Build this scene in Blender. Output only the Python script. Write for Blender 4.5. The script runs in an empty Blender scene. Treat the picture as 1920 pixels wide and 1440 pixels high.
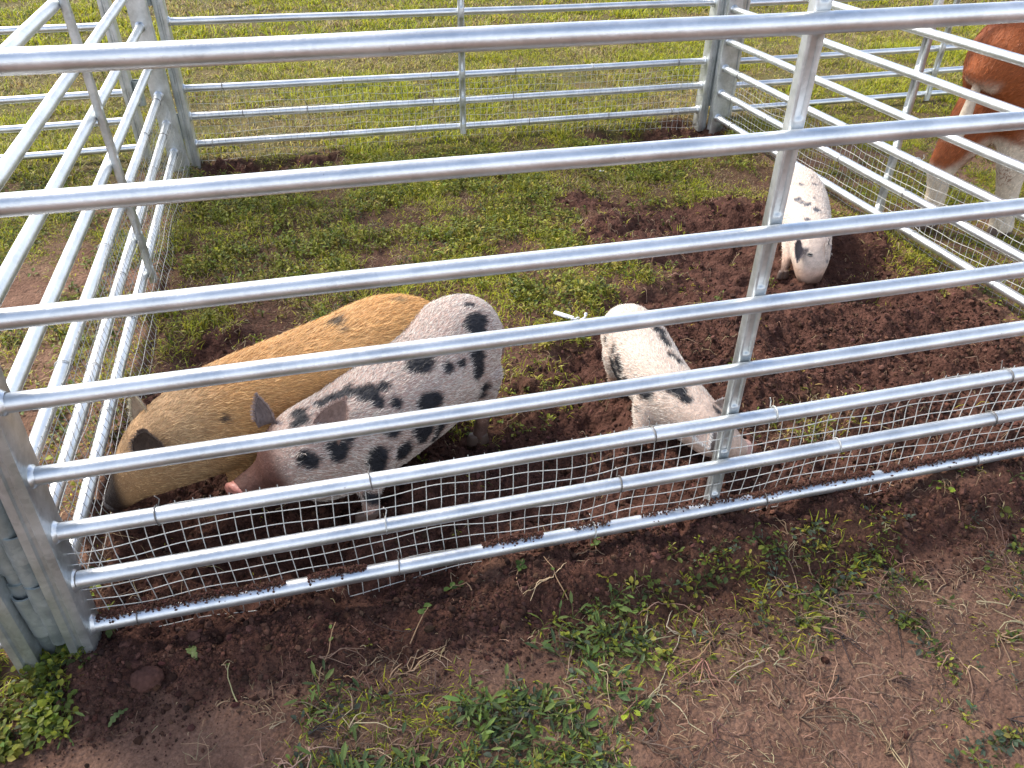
import bpy, bmesh, math, random
import numpy as np
from mathutils import Vector, Matrix

C = bpy.context.scene.collection
rng = np.random.default_rng(7)
random.seed(7)
R = math.radians

# ------------------------------------------------------------------ camera, sky, sun, exposure
cam_d = bpy.data.cameras.new('camera'); cam = bpy.data.objects.new('camera', cam_d); C.objects.link(cam)
CAM = np.array([0.6438, -1.228, 1.4858])
cr_, cu_, cf_ = (0.9685, -0.2489, 0.0085), (0.14, 0.5724, 0.8079), (0.206, 0.7813, -0.5892)
cam.matrix_world = Matrix(((cr_[0], cu_[0], -cf_[0], CAM[0]), (cr_[1], cu_[1], -cf_[1], CAM[1]),
                           (cr_[2], cu_[2], -cf_[2], CAM[2]), (0, 0, 0, 1)))
cam_d.sensor_width = 36; cam_d.lens = 27.39; cam_d.clip_start = 0.02; cam_d.clip_end = 500
bpy.context.scene.camera = cam

SUN = Vector((-0.52, 0.62, 0.80)).normalized()
w = bpy.data.worlds.new('World'); bpy.context.scene.world = w; w.use_nodes = True
nt = w.node_tree; sky = nt.nodes.new('ShaderNodeTexSky'); sky.sky_type = 'NISHITA'; sky.sun_disc = False
sky.sun_elevation = math.asin(SUN.z); sky.sun_rotation = math.atan2(SUN.x, SUN.y)
sky.air_density = 1.0; sky.dust_density = 2.5; sky.ozone_density = 1.0
# unseen cloud banks added low in the sky to whiten reflections, blue gaps above
wt = nt.nodes.new('ShaderNodeTexCoord'); wn = nt.nodes.new('ShaderNodeTexNoise'); wn.inputs['Scale'].default_value = 2.6; wn.inputs['Detail'].default_value = 5
nt.links.new(wt.outputs['Generated'], wn.inputs['Vector'])
ws = nt.nodes.new('ShaderNodeSeparateXYZ'); nt.links.new(wt.outputs['Generated'], ws.inputs[0])
wa = nt.nodes.new('ShaderNodeMath'); wa.operation = 'MULTIPLY_ADD'; nt.links.new(ws.outputs['Z'], wa.inputs[0]); wa.inputs[1].default_value = -.55; nt.links.new(wn.outputs['Fac'], wa.inputs[2])
wr = nt.nodes.new('ShaderNodeMapRange'); wr.inputs['From Min'].default_value = .16; wr.inputs['From Max'].default_value = .42; nt.links.new(wa.outputs[0], wr.inputs['Value'])
wm = nt.nodes.new('ShaderNodeMix'); wm.data_type = 'RGBA'; nt.links.new(wr.outputs['Result'], wm.inputs['Factor']); nt.links.new(sky.outputs[0], wm.inputs[6]); wm.inputs[7].default_value = (6.6, 6.8, 7.2, 1)
nt.links.new(wm.outputs[2], nt.nodes['Background'].inputs[0]); nt.nodes['Background'].inputs[1].default_value = 0.15
sun_d = bpy.data.lights.new('sun', 'SUN'); sun = bpy.data.objects.new('sun', sun_d); C.objects.link(sun)
sun_d.energy = 2.5; sun_d.angle = R(9.0); sun_d.color = (1.0, 0.93, 0.82)
sun.rotation_euler = (-SUN).to_track_quat('-Z', 'Y').to_euler()
vs = bpy.context.scene.view_settings; vs.view_transform = 'Standard'; vs.look = 'None'; vs.gamma = 1; vs.exposure = 1.2

# ------------------------------------------------------------------ helpers
def tag(o, label=None, cat=None, group=None, kind=None):
    if label: o['label'] = label
    if cat: o['category'] = cat
    if group: o['group'] = group
    if kind: o['kind'] = kind
    return o

def empty(name, loc, label, cat, group=None):
    o = bpy.data.objects.new(name, None); C.objects.link(o); o.location = loc; o.empty_display_size = .1
    return tag(o, label, cat, group)

def np_mesh(name, V, faces, mat, parent=None, col=None, smooth=False, extra=None):
    """faces: list of int arrays (n,k). One mesh object."""
    me = bpy.data.meshes.new(name)
    V = np.asarray(V, np.float32)
    me.vertices.add(len(V)); me.vertices.foreach_set('co', V.ravel())
    faces = [np.asarray(f, np.int32) for f in faces if len(f)]
    tot = sum(f.size for f in faces); npoly = sum(len(f) for f in faces)
    me.loops.add(tot); me.polygons.add(npoly)
    me.loops.foreach_set('vertex_index', np.concatenate([f.ravel() for f in faces]))
    cnt = np.concatenate([np.full(len(f), f.shape[1], np.int32) for f in faces])
    st = np.concatenate([[0], np.cumsum(cnt)[:-1]]).astype(np.int32)
    me.polygons.foreach_set('loop_start', st)
    me.polygons.foreach_set('use_smooth', np.full(npoly, smooth, bool))
    me.update(calc_edges=True)
    for nm, arr in ([('Col', col)] if col is not None else []) + list((extra or {}).items()):
        a = me.color_attributes.new(nm, 'FLOAT_COLOR', 'POINT')
        arr = np.asarray(arr, np.float32)
        if arr.shape[1] == 3: arr = np.concatenate([arr, np.ones((len(arr), 1), np.float32)], 1)
        a.data.foreach_set('color', arr.ravel())
    me.materials.append(mat)
    o = bpy.data.objects.new(name, me); C.objects.link(o)
    if parent: o.parent = parent
    return o

def hash2(ix, iy, seed):
    n = (ix.astype(np.int64) * 374761393 + iy.astype(np.int64) * 668265263 + seed * 1442695041) & 0x7fffffff
    n = ((n ^ (n >> 13)) * 1274126177) & 0x7fffffff
    n = n ^ (n >> 16)
    return (n & 0xffff) / 65535.0
def vnoise(x, y, f, seed=0):
    x = np.asarray(x) * f + 1000; y = np.asarray(y) * f + 1000
    ix = np.floor(x); iy = np.floor(y); fx = x - ix; fy = y - iy
    fx = fx * fx * (3 - 2 * fx); fy = fy * fy * (3 - 2 * fy)
    a = hash2(ix, iy, seed); b = hash2(ix + 1, iy, seed); c = hash2(ix, iy + 1, seed); d = hash2(ix + 1, iy + 1, seed)
    return (a * (1 - fx) + b * fx) * (1 - fy) + (c * (1 - fx) + d * fx) * fy
def fbm(x, y, f, oct=4, seed=0, g=.5):
    s = 0; a = 1; t = 0
    for k in range(oct):
        s = s + a * vnoise(x, y, f * 2.03 ** k, seed + k * 17); t += a; a *= g
    return s / t
def noise3(P, f, seed=0):
    return (vnoise(P[:, 0] + .37 * P[:, 2], P[:, 1], f, seed) + vnoise(P[:, 1] + .21 * P[:, 0], P[:, 2], f, seed + 5) + vnoise(P[:, 2], P[:, 0], f, seed + 9)) / 3
def sstep(a, b, x):
    t = np.clip((x - a) / (b - a), 0, 1); return t * t * (3 - 2 * t)
def poly_sd(x, y, poly):
    """signed distance, positive inside"""
    x = np.asarray(x, float); y = np.asarray(y, float); d = np.full(x.shape, 1e9); ins = np.zeros(x.shape, bool)
    n = len(poly)
    for i in range(n):
        ax, ay = poly[i]; bx, by = poly[(i + 1) % n]
        ex, ey = bx - ax, by - ay; wx, wy = x - ax, y - ay
        t = np.clip((wx * ex + wy * ey) / (ex * ex + ey * ey), 0, 1)
        d = np.minimum(d, (wx - ex * t) ** 2 + (wy - ey * t) ** 2)
        if ay != by:
            c = ((ay > y) != (by > y)) & (x < (bx - ax) * (y - ay) / (by - ay) + ax); ins ^= c
    return np.where(ins, 1, -1) * np.sqrt(d)

# ------------------------------------------------------------------ materials
def new_mat(name):
    m = bpy.data.materials.new(name); m.use_nodes = True
    return m, m.node_tree.nodes, m.node_tree.links, m.node_tree.nodes['Principled BSDF']

def metal_mat(name, base, rough, metallic=.92, patch=(.55, .60, .64), amt=.5, scale=9., stain=None):
    m, n, l, b = new_mat(name)
    tc = n.new('ShaderNodeTexCoord')
    n1 = n.new('ShaderNodeTexNoise'); n1.inputs['Scale'].default_value = scale; n1.inputs['Detail'].default_value = 6
    n2 = n.new('ShaderNodeTexVoronoi'); n2.inputs['Scale'].default_value = 110
    l.new(tc.outputs['Object'], n1.inputs['Vector']); l.new(tc.outputs['Object'], n2.inputs['Vector'])
    r1 = n.new('ShaderNodeValToRGB'); r1.color_ramp.elements[0].position = .35; r1.color_ramp.elements[1].position = .7
    r1.color_ramp.elements[0].color = (*base, 1); r1.color_ramp.elements[1].color = (*patch, 1)
    l.new(n1.outputs['Fac'], r1.inputs['Fac'])
    mx = n.new('ShaderNodeMix'); mx.data_type = 'RGBA'; mx.blend_type = 'OVERLAY'; mx.inputs['Factor'].default_value = .22 * amt
    bw = n.new('ShaderNodeRGBToBW'); l.new(n2.outputs['Color'], bw.inputs[0]); l.new(r1.outputs['Color'], mx.inputs[6]); l.new(bw.outputs[0], mx.inputs[7])
    col = mx.outputs[2]
    if stain:
        n3 = n.new('ShaderNodeTexNoise'); n3.inputs['Scale'].default_value = stain[1]; n3.inputs['Detail'].default_value = 5
        l.new(tc.outputs['Object'], n3.inputs['Vector'])
        r3 = n.new('ShaderNodeValToRGB'); r3.color_ramp.elements[0].position = stain[2]; r3.color_ramp.elements[1].position = stain[2] + .15
        l.new(n3.outputs['Fac'], r3.inputs['Fac'])
        m3 = n.new('ShaderNodeMix'); m3.data_type = 'RGBA'; l.new(r3.outputs['Color'], m3.inputs['Factor'])
        l.new(col, m3.inputs[6]); m3.inputs[7].default_value = (*stain[0], 1); col = m3.outputs[2]
    l.new(col, b.inputs['Base Color'])
    b.inputs['Metallic'].default_value = metallic
    mr = n.new('ShaderNodeMapRange'); mr.inputs['To Min'].default_value = rough - .1; mr.inputs['To Max'].default_value = rough + .14
    l.new(n1.outputs['Fac'], mr.inputs['Value']); l.new(mr.outputs['Result'], b.inputs['Roughness'])
    n4 = n.new('ShaderNodeTexNoise'); n4.inputs['Scale'].default_value = 160; n4.inputs['Detail'].default_value = 3
    l.new(tc.outputs['Object'], n4.inputs['Vector'])
    bp = n.new('ShaderNodeBump'); bp.inputs['Strength'].default_value = .16; bp.inputs['Distance'].default_value = .002
    l.new(n4.outputs['Fac'], bp.inputs['Height']); l.new(bp.outputs['Normal'], b.inputs['Normal'])
    return m

M_RAIL = metal_mat('galvanised_rail', (.56, .59, .61), .40, .94, patch=(.74, .765, .78), stain=((.10, .065, .05), 85., .715))
M_POST = metal_mat('galvanised_post', (.42, .45, .45), .42, .85, patch=(.62, .65, .66), scale=14)
M_PIPE = metal_mat('weathered_pipe', (.26, .30, .30), .48, .75, patch=(.44, .48, .48), scale=18, stain=((.22, .10, .03), 11., .62))
M_WIRE = metal_mat('mesh_wire', (.40, .41, .40), .62, .45, patch=(.52, .52, .50))
M_TIE = metal_mat('tie_wire', (.14, .13, .12), .5, .6, patch=(.2, .19, .18))

def attr_mat(name, rough=.8, transl=0., noise=None, bump=None, spec=.3, sheen=0):
    m, n, l, b = new_mat(name)
    a = n.new('ShaderNodeAttribute'); a.attribute_name = 'Col'; col = a.outputs['Color']
    tc = n.new('ShaderNodeTexCoord')
    if noise:
        nn = n.new('ShaderNodeTexNoise'); nn.inputs['Scale'].default_value = noise[0]; nn.inputs['Detail'].default_value = 5
        l.new(tc.outputs['Object'], nn.inputs['Vector'])
        mr = n.new('ShaderNodeMapRange'); mr.inputs['From Min'].default_value = .3; mr.inputs['From Max'].default_value = .7
        mr.inputs['To Min'].default_value = noise[1]; mr.inputs['To Max'].default_value = noise[2]
        l.new(nn.outputs['Fac'], mr.inputs['Value'])
        v = n.new('ShaderNodeVectorMath'); v.operation = 'SCALE'; l.new(col, v.inputs[0]); l.new(mr.outputs['Result'], v.inputs['Scale'])
        col = v.outputs[0]
    l.new(col, b.inputs['Base Color']); b.inputs['Roughness'].default_value = rough
    b.inputs['Specular IOR Level'].default_value = spec
    if bump:
        nb = n.new('ShaderNodeTexNoise'); nb.inputs['Scale'].default_value = bump[0]; nb.inputs['Detail'].default_value = 4
        l.new(tc.outputs['Object'], nb.inputs['Vector'])
        bp = n.new('ShaderNodeBump'); bp.inputs['Strength'].default_value = bump[1]; bp.inputs['Distance'].default_value = .004
        l.new(nb.outputs['Fac'], bp.inputs['Height']); l.new(bp.outputs['Normal'], b.inputs['Normal'])
    if transl:
        t = n.new('ShaderNodeBsdfTranslucent'); l.new(col, t.inputs['Color'])
        mx = n.new('ShaderNodeMixShader'); mx.inputs[0].default_value = transl
        l.new(b.outputs[0], mx.inputs[1]); l.new(t.outputs[0], mx.inputs[2])
        l.new(mx.outputs[0], n['Material Output'].inputs['Surface'])
    return m
M_LEAF = attr_mat('plant_leaf', .55, .42, spec=.35)
M_STEM = attr_mat('dry_stem', .75)
M_CLOD = attr_mat('soil_clod', .95, spec=.15, noise=(90, .7, 1.3), bump=(120, .8))
M_HAIR = attr_mat('animal_hair', .5, .18, spec=.35)
M_SKIN = attr_mat('animal_skin', .7, noise=(60, .8, 1.15), bump=(140, .5))
M_NOSE = attr_mat('animal_nose', .42, spec=.5, noise=(70, .7, 1.2), bump=(160, .6))

def flat_mat(name, c, rough, spec=.5):
    m, n, l, b = new_mat(name)
    tc = n.new('ShaderNodeTexCoord'); nn = n.new('ShaderNodeTexNoise'); nn.inputs['Scale'].default_value = 60
    l.new(tc.outputs['Object'], nn.inputs['Vector'])
    r = n.new('ShaderNodeValToRGB'); r.color_ramp.elements[0].color = (*[v * .8 for v in c], 1); r.color_ramp.elements[1].color = (*c, 1)
    l.new(nn.outputs['Fac'], r.inputs['Fac']); l.new(r.outputs['Color'], b.inputs['Base Color'])
    b.inputs['Roughness'].default_value = rough; b.inputs['Specular IOR Level'].default_value = spec
    return m
M_EYE = flat_mat('dark_eye', (.012, .009, .008), .12)
M_HOOF = flat_mat('hoof_horn', (.10, .065, .05), .6)
M_PLASTIC = flat_mat('white_plastic', (.82, .82, .85), .4)

# ------------------------------------------------------------------ ground fields
POLY_SOIL = [(1.75, 2.107), (2.259, 2.02), (2.633, 1.871), (2.95, 1.6), (3.05, 1.025), (3.03, 0.66), (2.95, .2), (2.9, -.1), (.1, -.12), (-.02, .1),
             (0.0, 1.05), (0.1, 1.30), (0.34, 1.36), (0.46, 1.10), (.75, 1.02), (.95, 1.10), (1.16, 1.2), (1.22, .95), (1.38, 1.0),
             (1.558, 1.215), (1.95, 1.33), (1.681, 1.655)]
POLY_FURR = [(2.037, 2.928), (2.477, 3.10), (2.95, 3.12), (3.06, 2.95), (2.816, 2.703), (2.417, 2.75)]
POLY_FURL = [(0.03, 3.06), (0.45, 3.0), (0.80, 2.95), (.78, 2.86), (0.374, 2.80), (0.087, 2.84)]
POLY_FRONTG = [(-.4, -.75), (0.40, -0.40), (0.50, -0.22), (0.70, -0.215), (0.90, -0.28), (1.05, -.36), (1.1, -.9), (-.2, -1.0)]
POLY_CLOV = [(-.6, .05), (-0.20, 0.020), (-0.13, -.005), (-0.085, -0.05), (-.035, -0.11), (-0.05, -0.16), (-0.12, -0.21), (-.5, -.4)]
POLY_RIGHTG = [(0.976, -0.20), (1.39, -0.105), (1.721, -0.08), (1.986, -0.093), (1.85, -0.25), (1.563, -0.36), (1.286, -0.40), (1.0, -.42)]
POLY_TUFT = [(1.86, .36), (2.06, .44), (2.20, .40), (2.1, .27), (1.9, .25)]
POLY_CTR = [(.98, .62), (1.28, .60), (1.42, .70), (1.36, .9), (1.3, 1.0), (1.08, .95)]

def fields(x, y):
    """veg (plant cover 0-1), dug (loose turned soil 0-1), comp (bare trodden soil)"""
    n1 = fbm(x, y, 3.2, 4, 3) - .5; n2 = fbm(x, y, 11, 3, 31) - .5
    wob = n1 * .34 + n2 * .16
    inpen = (x > 0) & (x < 3.0) & (y > 0) & (y < 3.08)
    veg = np.where(y > 3.0, .95, np.where(inpen, .80, .74))
    veg = np.where((x < 0) & (y < 3), .62, veg)
    veg = np.where(inpen, veg * (.30 + .70 * sstep(.36, .50, fbm(x, y, 6.2, 3, 301) + .10 * sstep(1.4, 2.6, y))), veg)
    veg = np.where((x < 0) & (y < 3), veg * (.35 + .65 * sstep(.38, .54, fbm(x, y, 6.2, 3, 311))), veg)
    dark = poly_sd(x, y, POLY_SOIL) + wob
    dug = sstep(-.06, .08, dark)
    tuft = np.maximum(sstep(-.06, .05, poly_sd(x, y, POLY_TUFT) + wob * .6), .75 * sstep(-.08, .06, poly_sd(x, y, POLY_CTR) + wob * .6))
    fur = np.maximum(sstep(-.05, .05, poly_sd(x, y, POLY_FURR) + wob * .5), sstep(-.05, .05, poly_sd(x, y, POLY_FURL) + wob * .5))
    front = 1 - sstep(-.2, -.02, y + wob * .25 + .02)
    veg = veg * (1 - dug * .97); veg = np.maximum(veg, tuft * .75 * (dug > .3))
    veg = veg * (1 - .96 * fur)
    dug = np.maximum(dug, fur)
    fg = np.zeros_like(veg)
    for pl, s in ((POLY_FRONTG, .95), (POLY_CLOV, .98), (POLY_RIGHTG, .72)):
        fg = np.maximum(fg, s * sstep(-.06, .06, poly_sd(x, y, pl) + wob * .5))
    fg = np.maximum(fg, .55 * sstep(.48, .64, fbm(x, y, 5, 3, 77)) * sstep(.35, .8, x) * sstep(-.08, -.2, y))
    isf = sstep(.02, -.10, y + wob * .1)
    veg = veg * (1 - isf) + fg * isf
    # the berm outside is loose soil, beyond it trodden
    loose_front = sstep(-.34, -.14, y + wob * .6 - .08 * sstep(.8, .0, x)) * (x > -.25)
    dug = dug * (1 - isf) + isf * loose_front
    # trodden brown patch left of pen
    pb = sstep(.5, .2, np.hypot((x + .75) / 1.1, (y - 1.75) / .55) - wob)
    veg = veg * (1 - .8 * pb * (x < -.05))
    return np.clip(veg, 0, 1), np.clip(dug, 0, 1), isf

def H(x, y, F=None):
    veg, dug, isf = F if F is not None else fields(x, y)
    near = sstep(9, 5, np.hypot(x - 1.2, y - 1))
    h = .030 * (fbm(x, y, 1.3, 3, 5) - .5) * sstep(0, 1.5, np.abs(y - .0))
    big = fbm(x, y, 6, 4, 11) - .5
    cl = np.abs(fbm(x, y, 17, 4, 23) - .5)
    fine = fbm(x, y, 46, 3, 41, .6) - .5
    h = h + near * dug * (1 - .45 * isf) * (.125 * big + .10 * (fbm(x, y, 2.7, 2, 19) - .5) * sstep(.1, .4, y) * (1 - isf) + .060 * (.12 - cl) + .034 * fine + .014 * (fbm(x, y, 90, 2, 47) - .5))
    h = h + near * (1 - dug) * (.016 * big + .012 * fine) * (1 - .4 * isf) + near * .014 * (veg - .4) * (1 - isf) * (1 - dug)
    # berm under the bottom rail of the near panel
    berm = np.exp(-((y + .055) / .085) ** 2) * (.034 + .050 * (fbm(x, x * 0, 2.6, 3, 61) - .38)) * sstep(-.15, .1, x) * sstep(3.2, 2.9, x)
    h = h + np.maximum(berm, 0)
    ins = sstep(0.02, .25, y) * sstep(2.9, 2.6, x) * sstep(.05, .3, x) * sstep(1.3, .7, y)
    h = h - .015 * ins
    fr = sstep(-.05, .12, poly_sd(x, y, POLY_FURR) + .1 * (fbm(x, y, 6, 3, 9) - .5))
    fl = sstep(-.03, .10, poly_sd(x, y, POLY_FURL))
    h = h - .07 * fr - .04 * fl + .035 * np.exp(-(((x - 2.47) / .13) ** 2 + ((y - 1.085) / .045) ** 2)) + .02 * np.exp(-(((x - 1.72) / .06) ** 2 + ((y - .20) / .05) ** 2)) - .05 * np.exp(-(((x - .30) / .22) ** 2 + ((y - .31) / .13) ** 2))
    return h

def axis(segs):
    out = []
    for a, b, s in segs: out += list(np.arange(a, b - 1e-9, s))
    return np.array(out + [segs[-1][1]])
gx = axis([(-120, -20, 10), (-20, -6, 1.), (-6, -2, .16), (-2, -.6, .04), (-.6, 3.4, .0095), (3.4, 5, .04), (5, 10, .16), (10, 20, 1.), (20, 120, 10)])
gy = axis([(-60, -5, 5), (-5, -1.2, .2), (-1.2, -.75, .03), (-.75, 1.8, .0095), (1.8, 3.3, .018), (3.3, 5, .05), (5, 11, .15), (11, 20, 1.), (20, 140, 10)])
GX, GY = np.meshgrid(gx, gy); F0 = fields(GX, GY); GZ = H(GX, GY, F0)
nx, ny = len(gx), len(gy); idx = np.arange(nx * ny).reshape(ny, nx)
quads = np.stack([idx[:-1, :-1], idx[:-1, 1:], idx[1:, 1:], idx[1:, :-1]], -1).reshape(-1, 4)
turf = np.clip(F0[0] * (.10 + .20 * ((GX > 0) & (GX < 3) & (GY > .0)) * sstep(.3, 2.2, GY) + .9 * sstep(2.3, 3.3, GY) + .35 * sstep(0, -.4, GX) * sstep(.0, 1.5, GY)), 0, 1)
F0d = np.maximum(F0[1], .75 * ((GX > 0) & (GX < 3) & (GY > -.02) & (GY < 3.1)))
gc = np.stack([turf, F0d, F0[2], np.ones_like(GX)], -1).reshape(-1, 4)

mg, n, l, b = new_mat('field_soil')
a = n.new('ShaderNodeAttribute'); a.attribute_name = 'Col'; sp = n.new('ShaderNodeSeparateColor'); l.new(a.outputs['Color'], sp.inputs[0])
tc = n.new('ShaderNodeTexCoord')
def tex(sc, det=6, rough=.6):
    t = n.new('ShaderNodeTexNoise'); t.inputs['Scale'].default_value = sc; t.inputs['Detail'].default_value = det; t.inputs['Roughness'].default_value = rough
    l.new(tc.outputs['Object'], t.inputs['Vector']); return t
def ramp(src, p0, c0, p1, c1, mid=None):
    r = n.new('ShaderNodeValToRGB'); e = r.color_ramp.elements; e[0].position = p0; e[0].color = (*c0, 1); e[1].position = p1; e[1].color = (*c1, 1)
    if mid: m_ = e.new(mid[0]); m_.color = (*mid[1], 1)
    l.new(src, r.inputs['Fac']); return r
def mixc(fac, A, B):
    m = n.new('ShaderNodeMix'); m.data_type = 'RGBA'
    if hasattr(fac, 'links'): l.new(fac, m.inputs['Factor'])
    else: m.inputs['Factor'].default_value = fac
    l.new(A, m.inputs[6]); l.new(B, m.inputs[7]); return m.outputs[2]
dugc = ramp(tex(26).outputs['Fac'], .3, (.038, .0170, .0123), .72, (.106, .050, .037))
compc = ramp(tex(9, 8).outputs['Fac'], .3, (.125, .066, .045), .7, (.218, .128, .090))
thc = ramp(tex(60, 8, .75).outputs['Fac'], .32, (.030, .021, .011), .68, (.20, .165, .070), (.5, (.085, .066, .026)))
mossc = ramp(tex(3, 5).outputs['Fac'], .38, (.15, .11, .05), .62, (.085, .10, .020))
thm = n.new('ShaderNodeMix'); thm.data_type = 'RGBA'; thm.inputs['Factor'].default_value = .45
l.new(thc.outputs[0], thm.inputs[6]); l.new(mossc.outputs[0], thm.inputs[7])
soil = mixc(sp.outputs[1], compc.outputs[0], dugc.outputs[0])
vf = n.new('ShaderNodeMapRange'); vf.inputs['From Min'].default_value = .0; vf.inputs['From Max'].default_value = 1.0
l.new(sp.outputs[0], vf.inputs['Value'])
fin0 = mixc(vf.outputs[0], soil, thm.outputs[2])
fn = tex(150, 4, .7); fr_ = n.new('ShaderNodeMapRange'); fr_.inputs['From Min'].default_value = .3; fr_.inputs['From Max'].default_value = .7; fr_.inputs['To Min'].default_value = .62; fr_.inputs['To Max'].default_value = 1.38
l.new(fn.outputs['Fac'], fr_.inputs['Value']); fv = n.new('ShaderNodeVectorMath'); fv.operation = 'SCALE'; l.new(fin0, fv.inputs[0]); l.new(fr_.outputs[0], fv.inputs['Scale']); fin = fv.outputs[0]
l.new(fin, b.inputs['Base Color']); b.inputs['Roughness'].default_value = .95; b.inputs['Specular IOR Level'].default_value = .12
bn1 = tex(55, 8, .7); bn2 = n.new('ShaderNodeTexVoronoi'); bn2.inputs['Scale'].default_value = 85; l.new(tc.outputs['Object'], bn2.inputs['Vector'])
add = n.new('ShaderNodeMath'); add.operation = 'MULTIPLY_ADD'; l.new(bn2.outputs['Distance'], add.inputs[0]); add.inputs[1].default_value = -.6
l.new(bn1.outputs['Fac'], add.inputs[2])
bp = n.new('ShaderNodeBump'); bp.inputs['Strength'].default_value = .9; bp.inputs['Distance'].default_value = .012
l.new(add.outputs[0], bp.inputs['Height']); l.new(bp.outputs['Normal'], b.inputs['Normal'])
ground = np_mesh('field_ground', np.stack([GX, GY, GZ], -1).reshape(-1, 3), [quads], mg, col=gc, smooth=True)
tag(ground, kind='structure')

# ------------------------------------------------------------------ fence panels
RAILZ = [1.405, 1.215, 1.019, .833, .674, .508, .363, .225, .084]
PL = 2.944; RR = .0176

def tube(path, rad, sides=14, cap=True):
    """path (n,3); rad scalar or (n,) or (n,2) -> V,F arrays"""
    P = np.asarray(path, float); nP = len(P)
    T = np.gradient(P, axis=0); T /= np.linalg.norm(T, axis=1)[:, None]
    ref = np.array([0, 0, 1.]) if abs(T[:, 2]).mean() < .8 else np.array([0, 1., 0])
    S = np.cross(T, ref); S /= np.linalg.norm(S, axis=1)[:, None]; U = np.cross(S, T)
    rad = np.broadcast_to(np.asarray(rad, float).reshape(-1, 1) if np.ndim(rad) else np.full((1, 1), rad), (nP, 1))
    th = np.linspace(0, 2 * math.pi, sides, endpoint=False)
    V = P[:, None] + rad[:, :, None] * (np.cos(th)[None, :, None] * S[:, None] + np.sin(th)[None, :, None] * U[:, None])
    V = V.reshape(-1, 3); i = np.arange(nP - 1)[:, None] * sides; j = np.arange(sides)[None]; j2 = (j + 1) % sides
    Fq = np.stack([i + j, i + j2, i + sides + j2, i + sides + j], -1).reshape(-1, 4)
    caps = []
    if cap:
        V = np.concatenate([V, P[:1], P[-1:]]); c0 = len(V) - 2; jj = np.arange(sides); jn = (jj + 1) % sides
        caps = [np.stack([np.full(sides, c0), jn, jj], 1), np.stack([np.full(sides, c0 + 1), (nP - 1) * sides + jj, (nP - 1) * sides + jn], 1)]
        caps = [np.concatenate(caps)]
    return V, [Fq] + caps

def join(parts):
    Vs, q, t = [], [], []; off = 0
    for V, Fs in parts:
        for f in Fs:
            f = np.asarray(f)
            (q if f.shape[1] == 4 else t).append(f + off)
        Vs.append(V); off += len(V)
    out = []
    if q: out.append(np.concatenate(q))
    if t: out.append(np.concatenate(t))
    return np.concatenate(Vs), out

def obj(name, parts, mat, parent, smooth=True):
    V, Fs = join(parts if isinstance(parts, list) else [parts])
    o = np_mesh(name, V, Fs, mat, parent, smooth=smooth)
    if smooth: o.data.set_sharp_from_angle(angle=R(50))
    return o

def hollow(p0, p1, ro, ri, sides=20, skew=0.):
    """open pipe with wall, optional slanted top"""
    p0, p1 = np.array(p0, float), np.array(p1, float)
    th = np.linspace(0, 2 * math.pi, sides, endpoint=False)
    ring = lambda p, r, sk: np.stack([p[0] + r * np.cos(th), p[1] + r * np.sin(th), p[2] + sk * np.cos(th + .6) * r / ro], 1)
    V = np.concatenate([ring(p0, ro, 0), ring(p1, ro, skew), ring(p1, ri, skew), ring(p0, ri, 0)])
    j = np.arange(sides); j2 = (j + 1) % sides; Fq = []
    for k in range(4):
        a_, b_ = k * sides, ((k + 1) % 4) * sides
        Fq.append(np.stack([a_ + j, a_ + j2, b_ + j2, b_ + j], 1))
    return V, [np.concatenate(Fq)]

def bead(x, z, sgn, r=RR, seed=0):
    """rough weld collar where a rail meets a post"""
    th = np.linspace(0, 2 * math.pi, 18, endpoint=False); rr = np.random.default_rng(seed)
    V = []; prof = [(0, 1.28), (.004, 1.34), (.008, 1.14), (.011, .98)]
    for dx, k in prof:
        rad = r * (k + rr.normal(0, .05, 18)); V.append(np.stack([np.full(18, x + sgn * dx), rad * np.cos(th), z + rad * np.sin(th)], 1))
    V = np.concatenate(V); j = np.arange(18); j2 = (j + 1) % 18
    F_ = np.concatenate([np.stack([k * 18 + j, k * 18 + j2, (k + 1) * 18 + j2, (k + 1) * 18 + j], 1) for k in range(3)])
    return V, [F_]

def post_prof():
    x0, x1, y0, y1, c, g, d = -.006, .044, -.036, .052, .008, .007, .006
    xm = (x0 + x1) / 2
    return np.array([(x0 + c, y0), (xm - g, y0), (xm - g * .5, y0 + d), (xm + g * .5, y0 + d), (xm + g, y0), (x1 - c, y0), (x1 - .002, y0 + .002), (x1, y0 + c),
                     (x1, y1 - c), (x1 - .002, y1 - .002), (x1 - c, y1), (xm + g, y1), (xm + g * .5, y1 - d), (xm - g * .5, y1 - d), (xm - g, y1), (x0 + c, y1), (x0 + .002, y1 - .002), (x0, y1 - c),
                     (x0, y0 + c), (x0 + .002, y0 + .002)])
def extrude(prof, z0, z1, dx=0., shear=0.):
    k = len(prof); V = np.concatenate([np.c_[prof[:, 0] + dx + shear * z, prof[:, 1], np.full(k, z)] for z in (z0, z1)])
    j = np.arange(k); j2 = (j + 1) % k
    q = np.stack([j, j2, k + j2, k + j], 1)
    V = np.concatenate([V, [[prof[:, 0].mean() + dx + shear * z0, prof[:, 1].mean(), z0], [prof[:, 0].mean() + dx + shear * z1, prof[:, 1].mean(), z1]]])
    t = np.concatenate([np.stack([np.full(k, 2 * k), j2, j], 1), np.stack([np.full(k, 2 * k + 1), k + j, k + j2], 1)])
    return V, [q, t]

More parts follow.
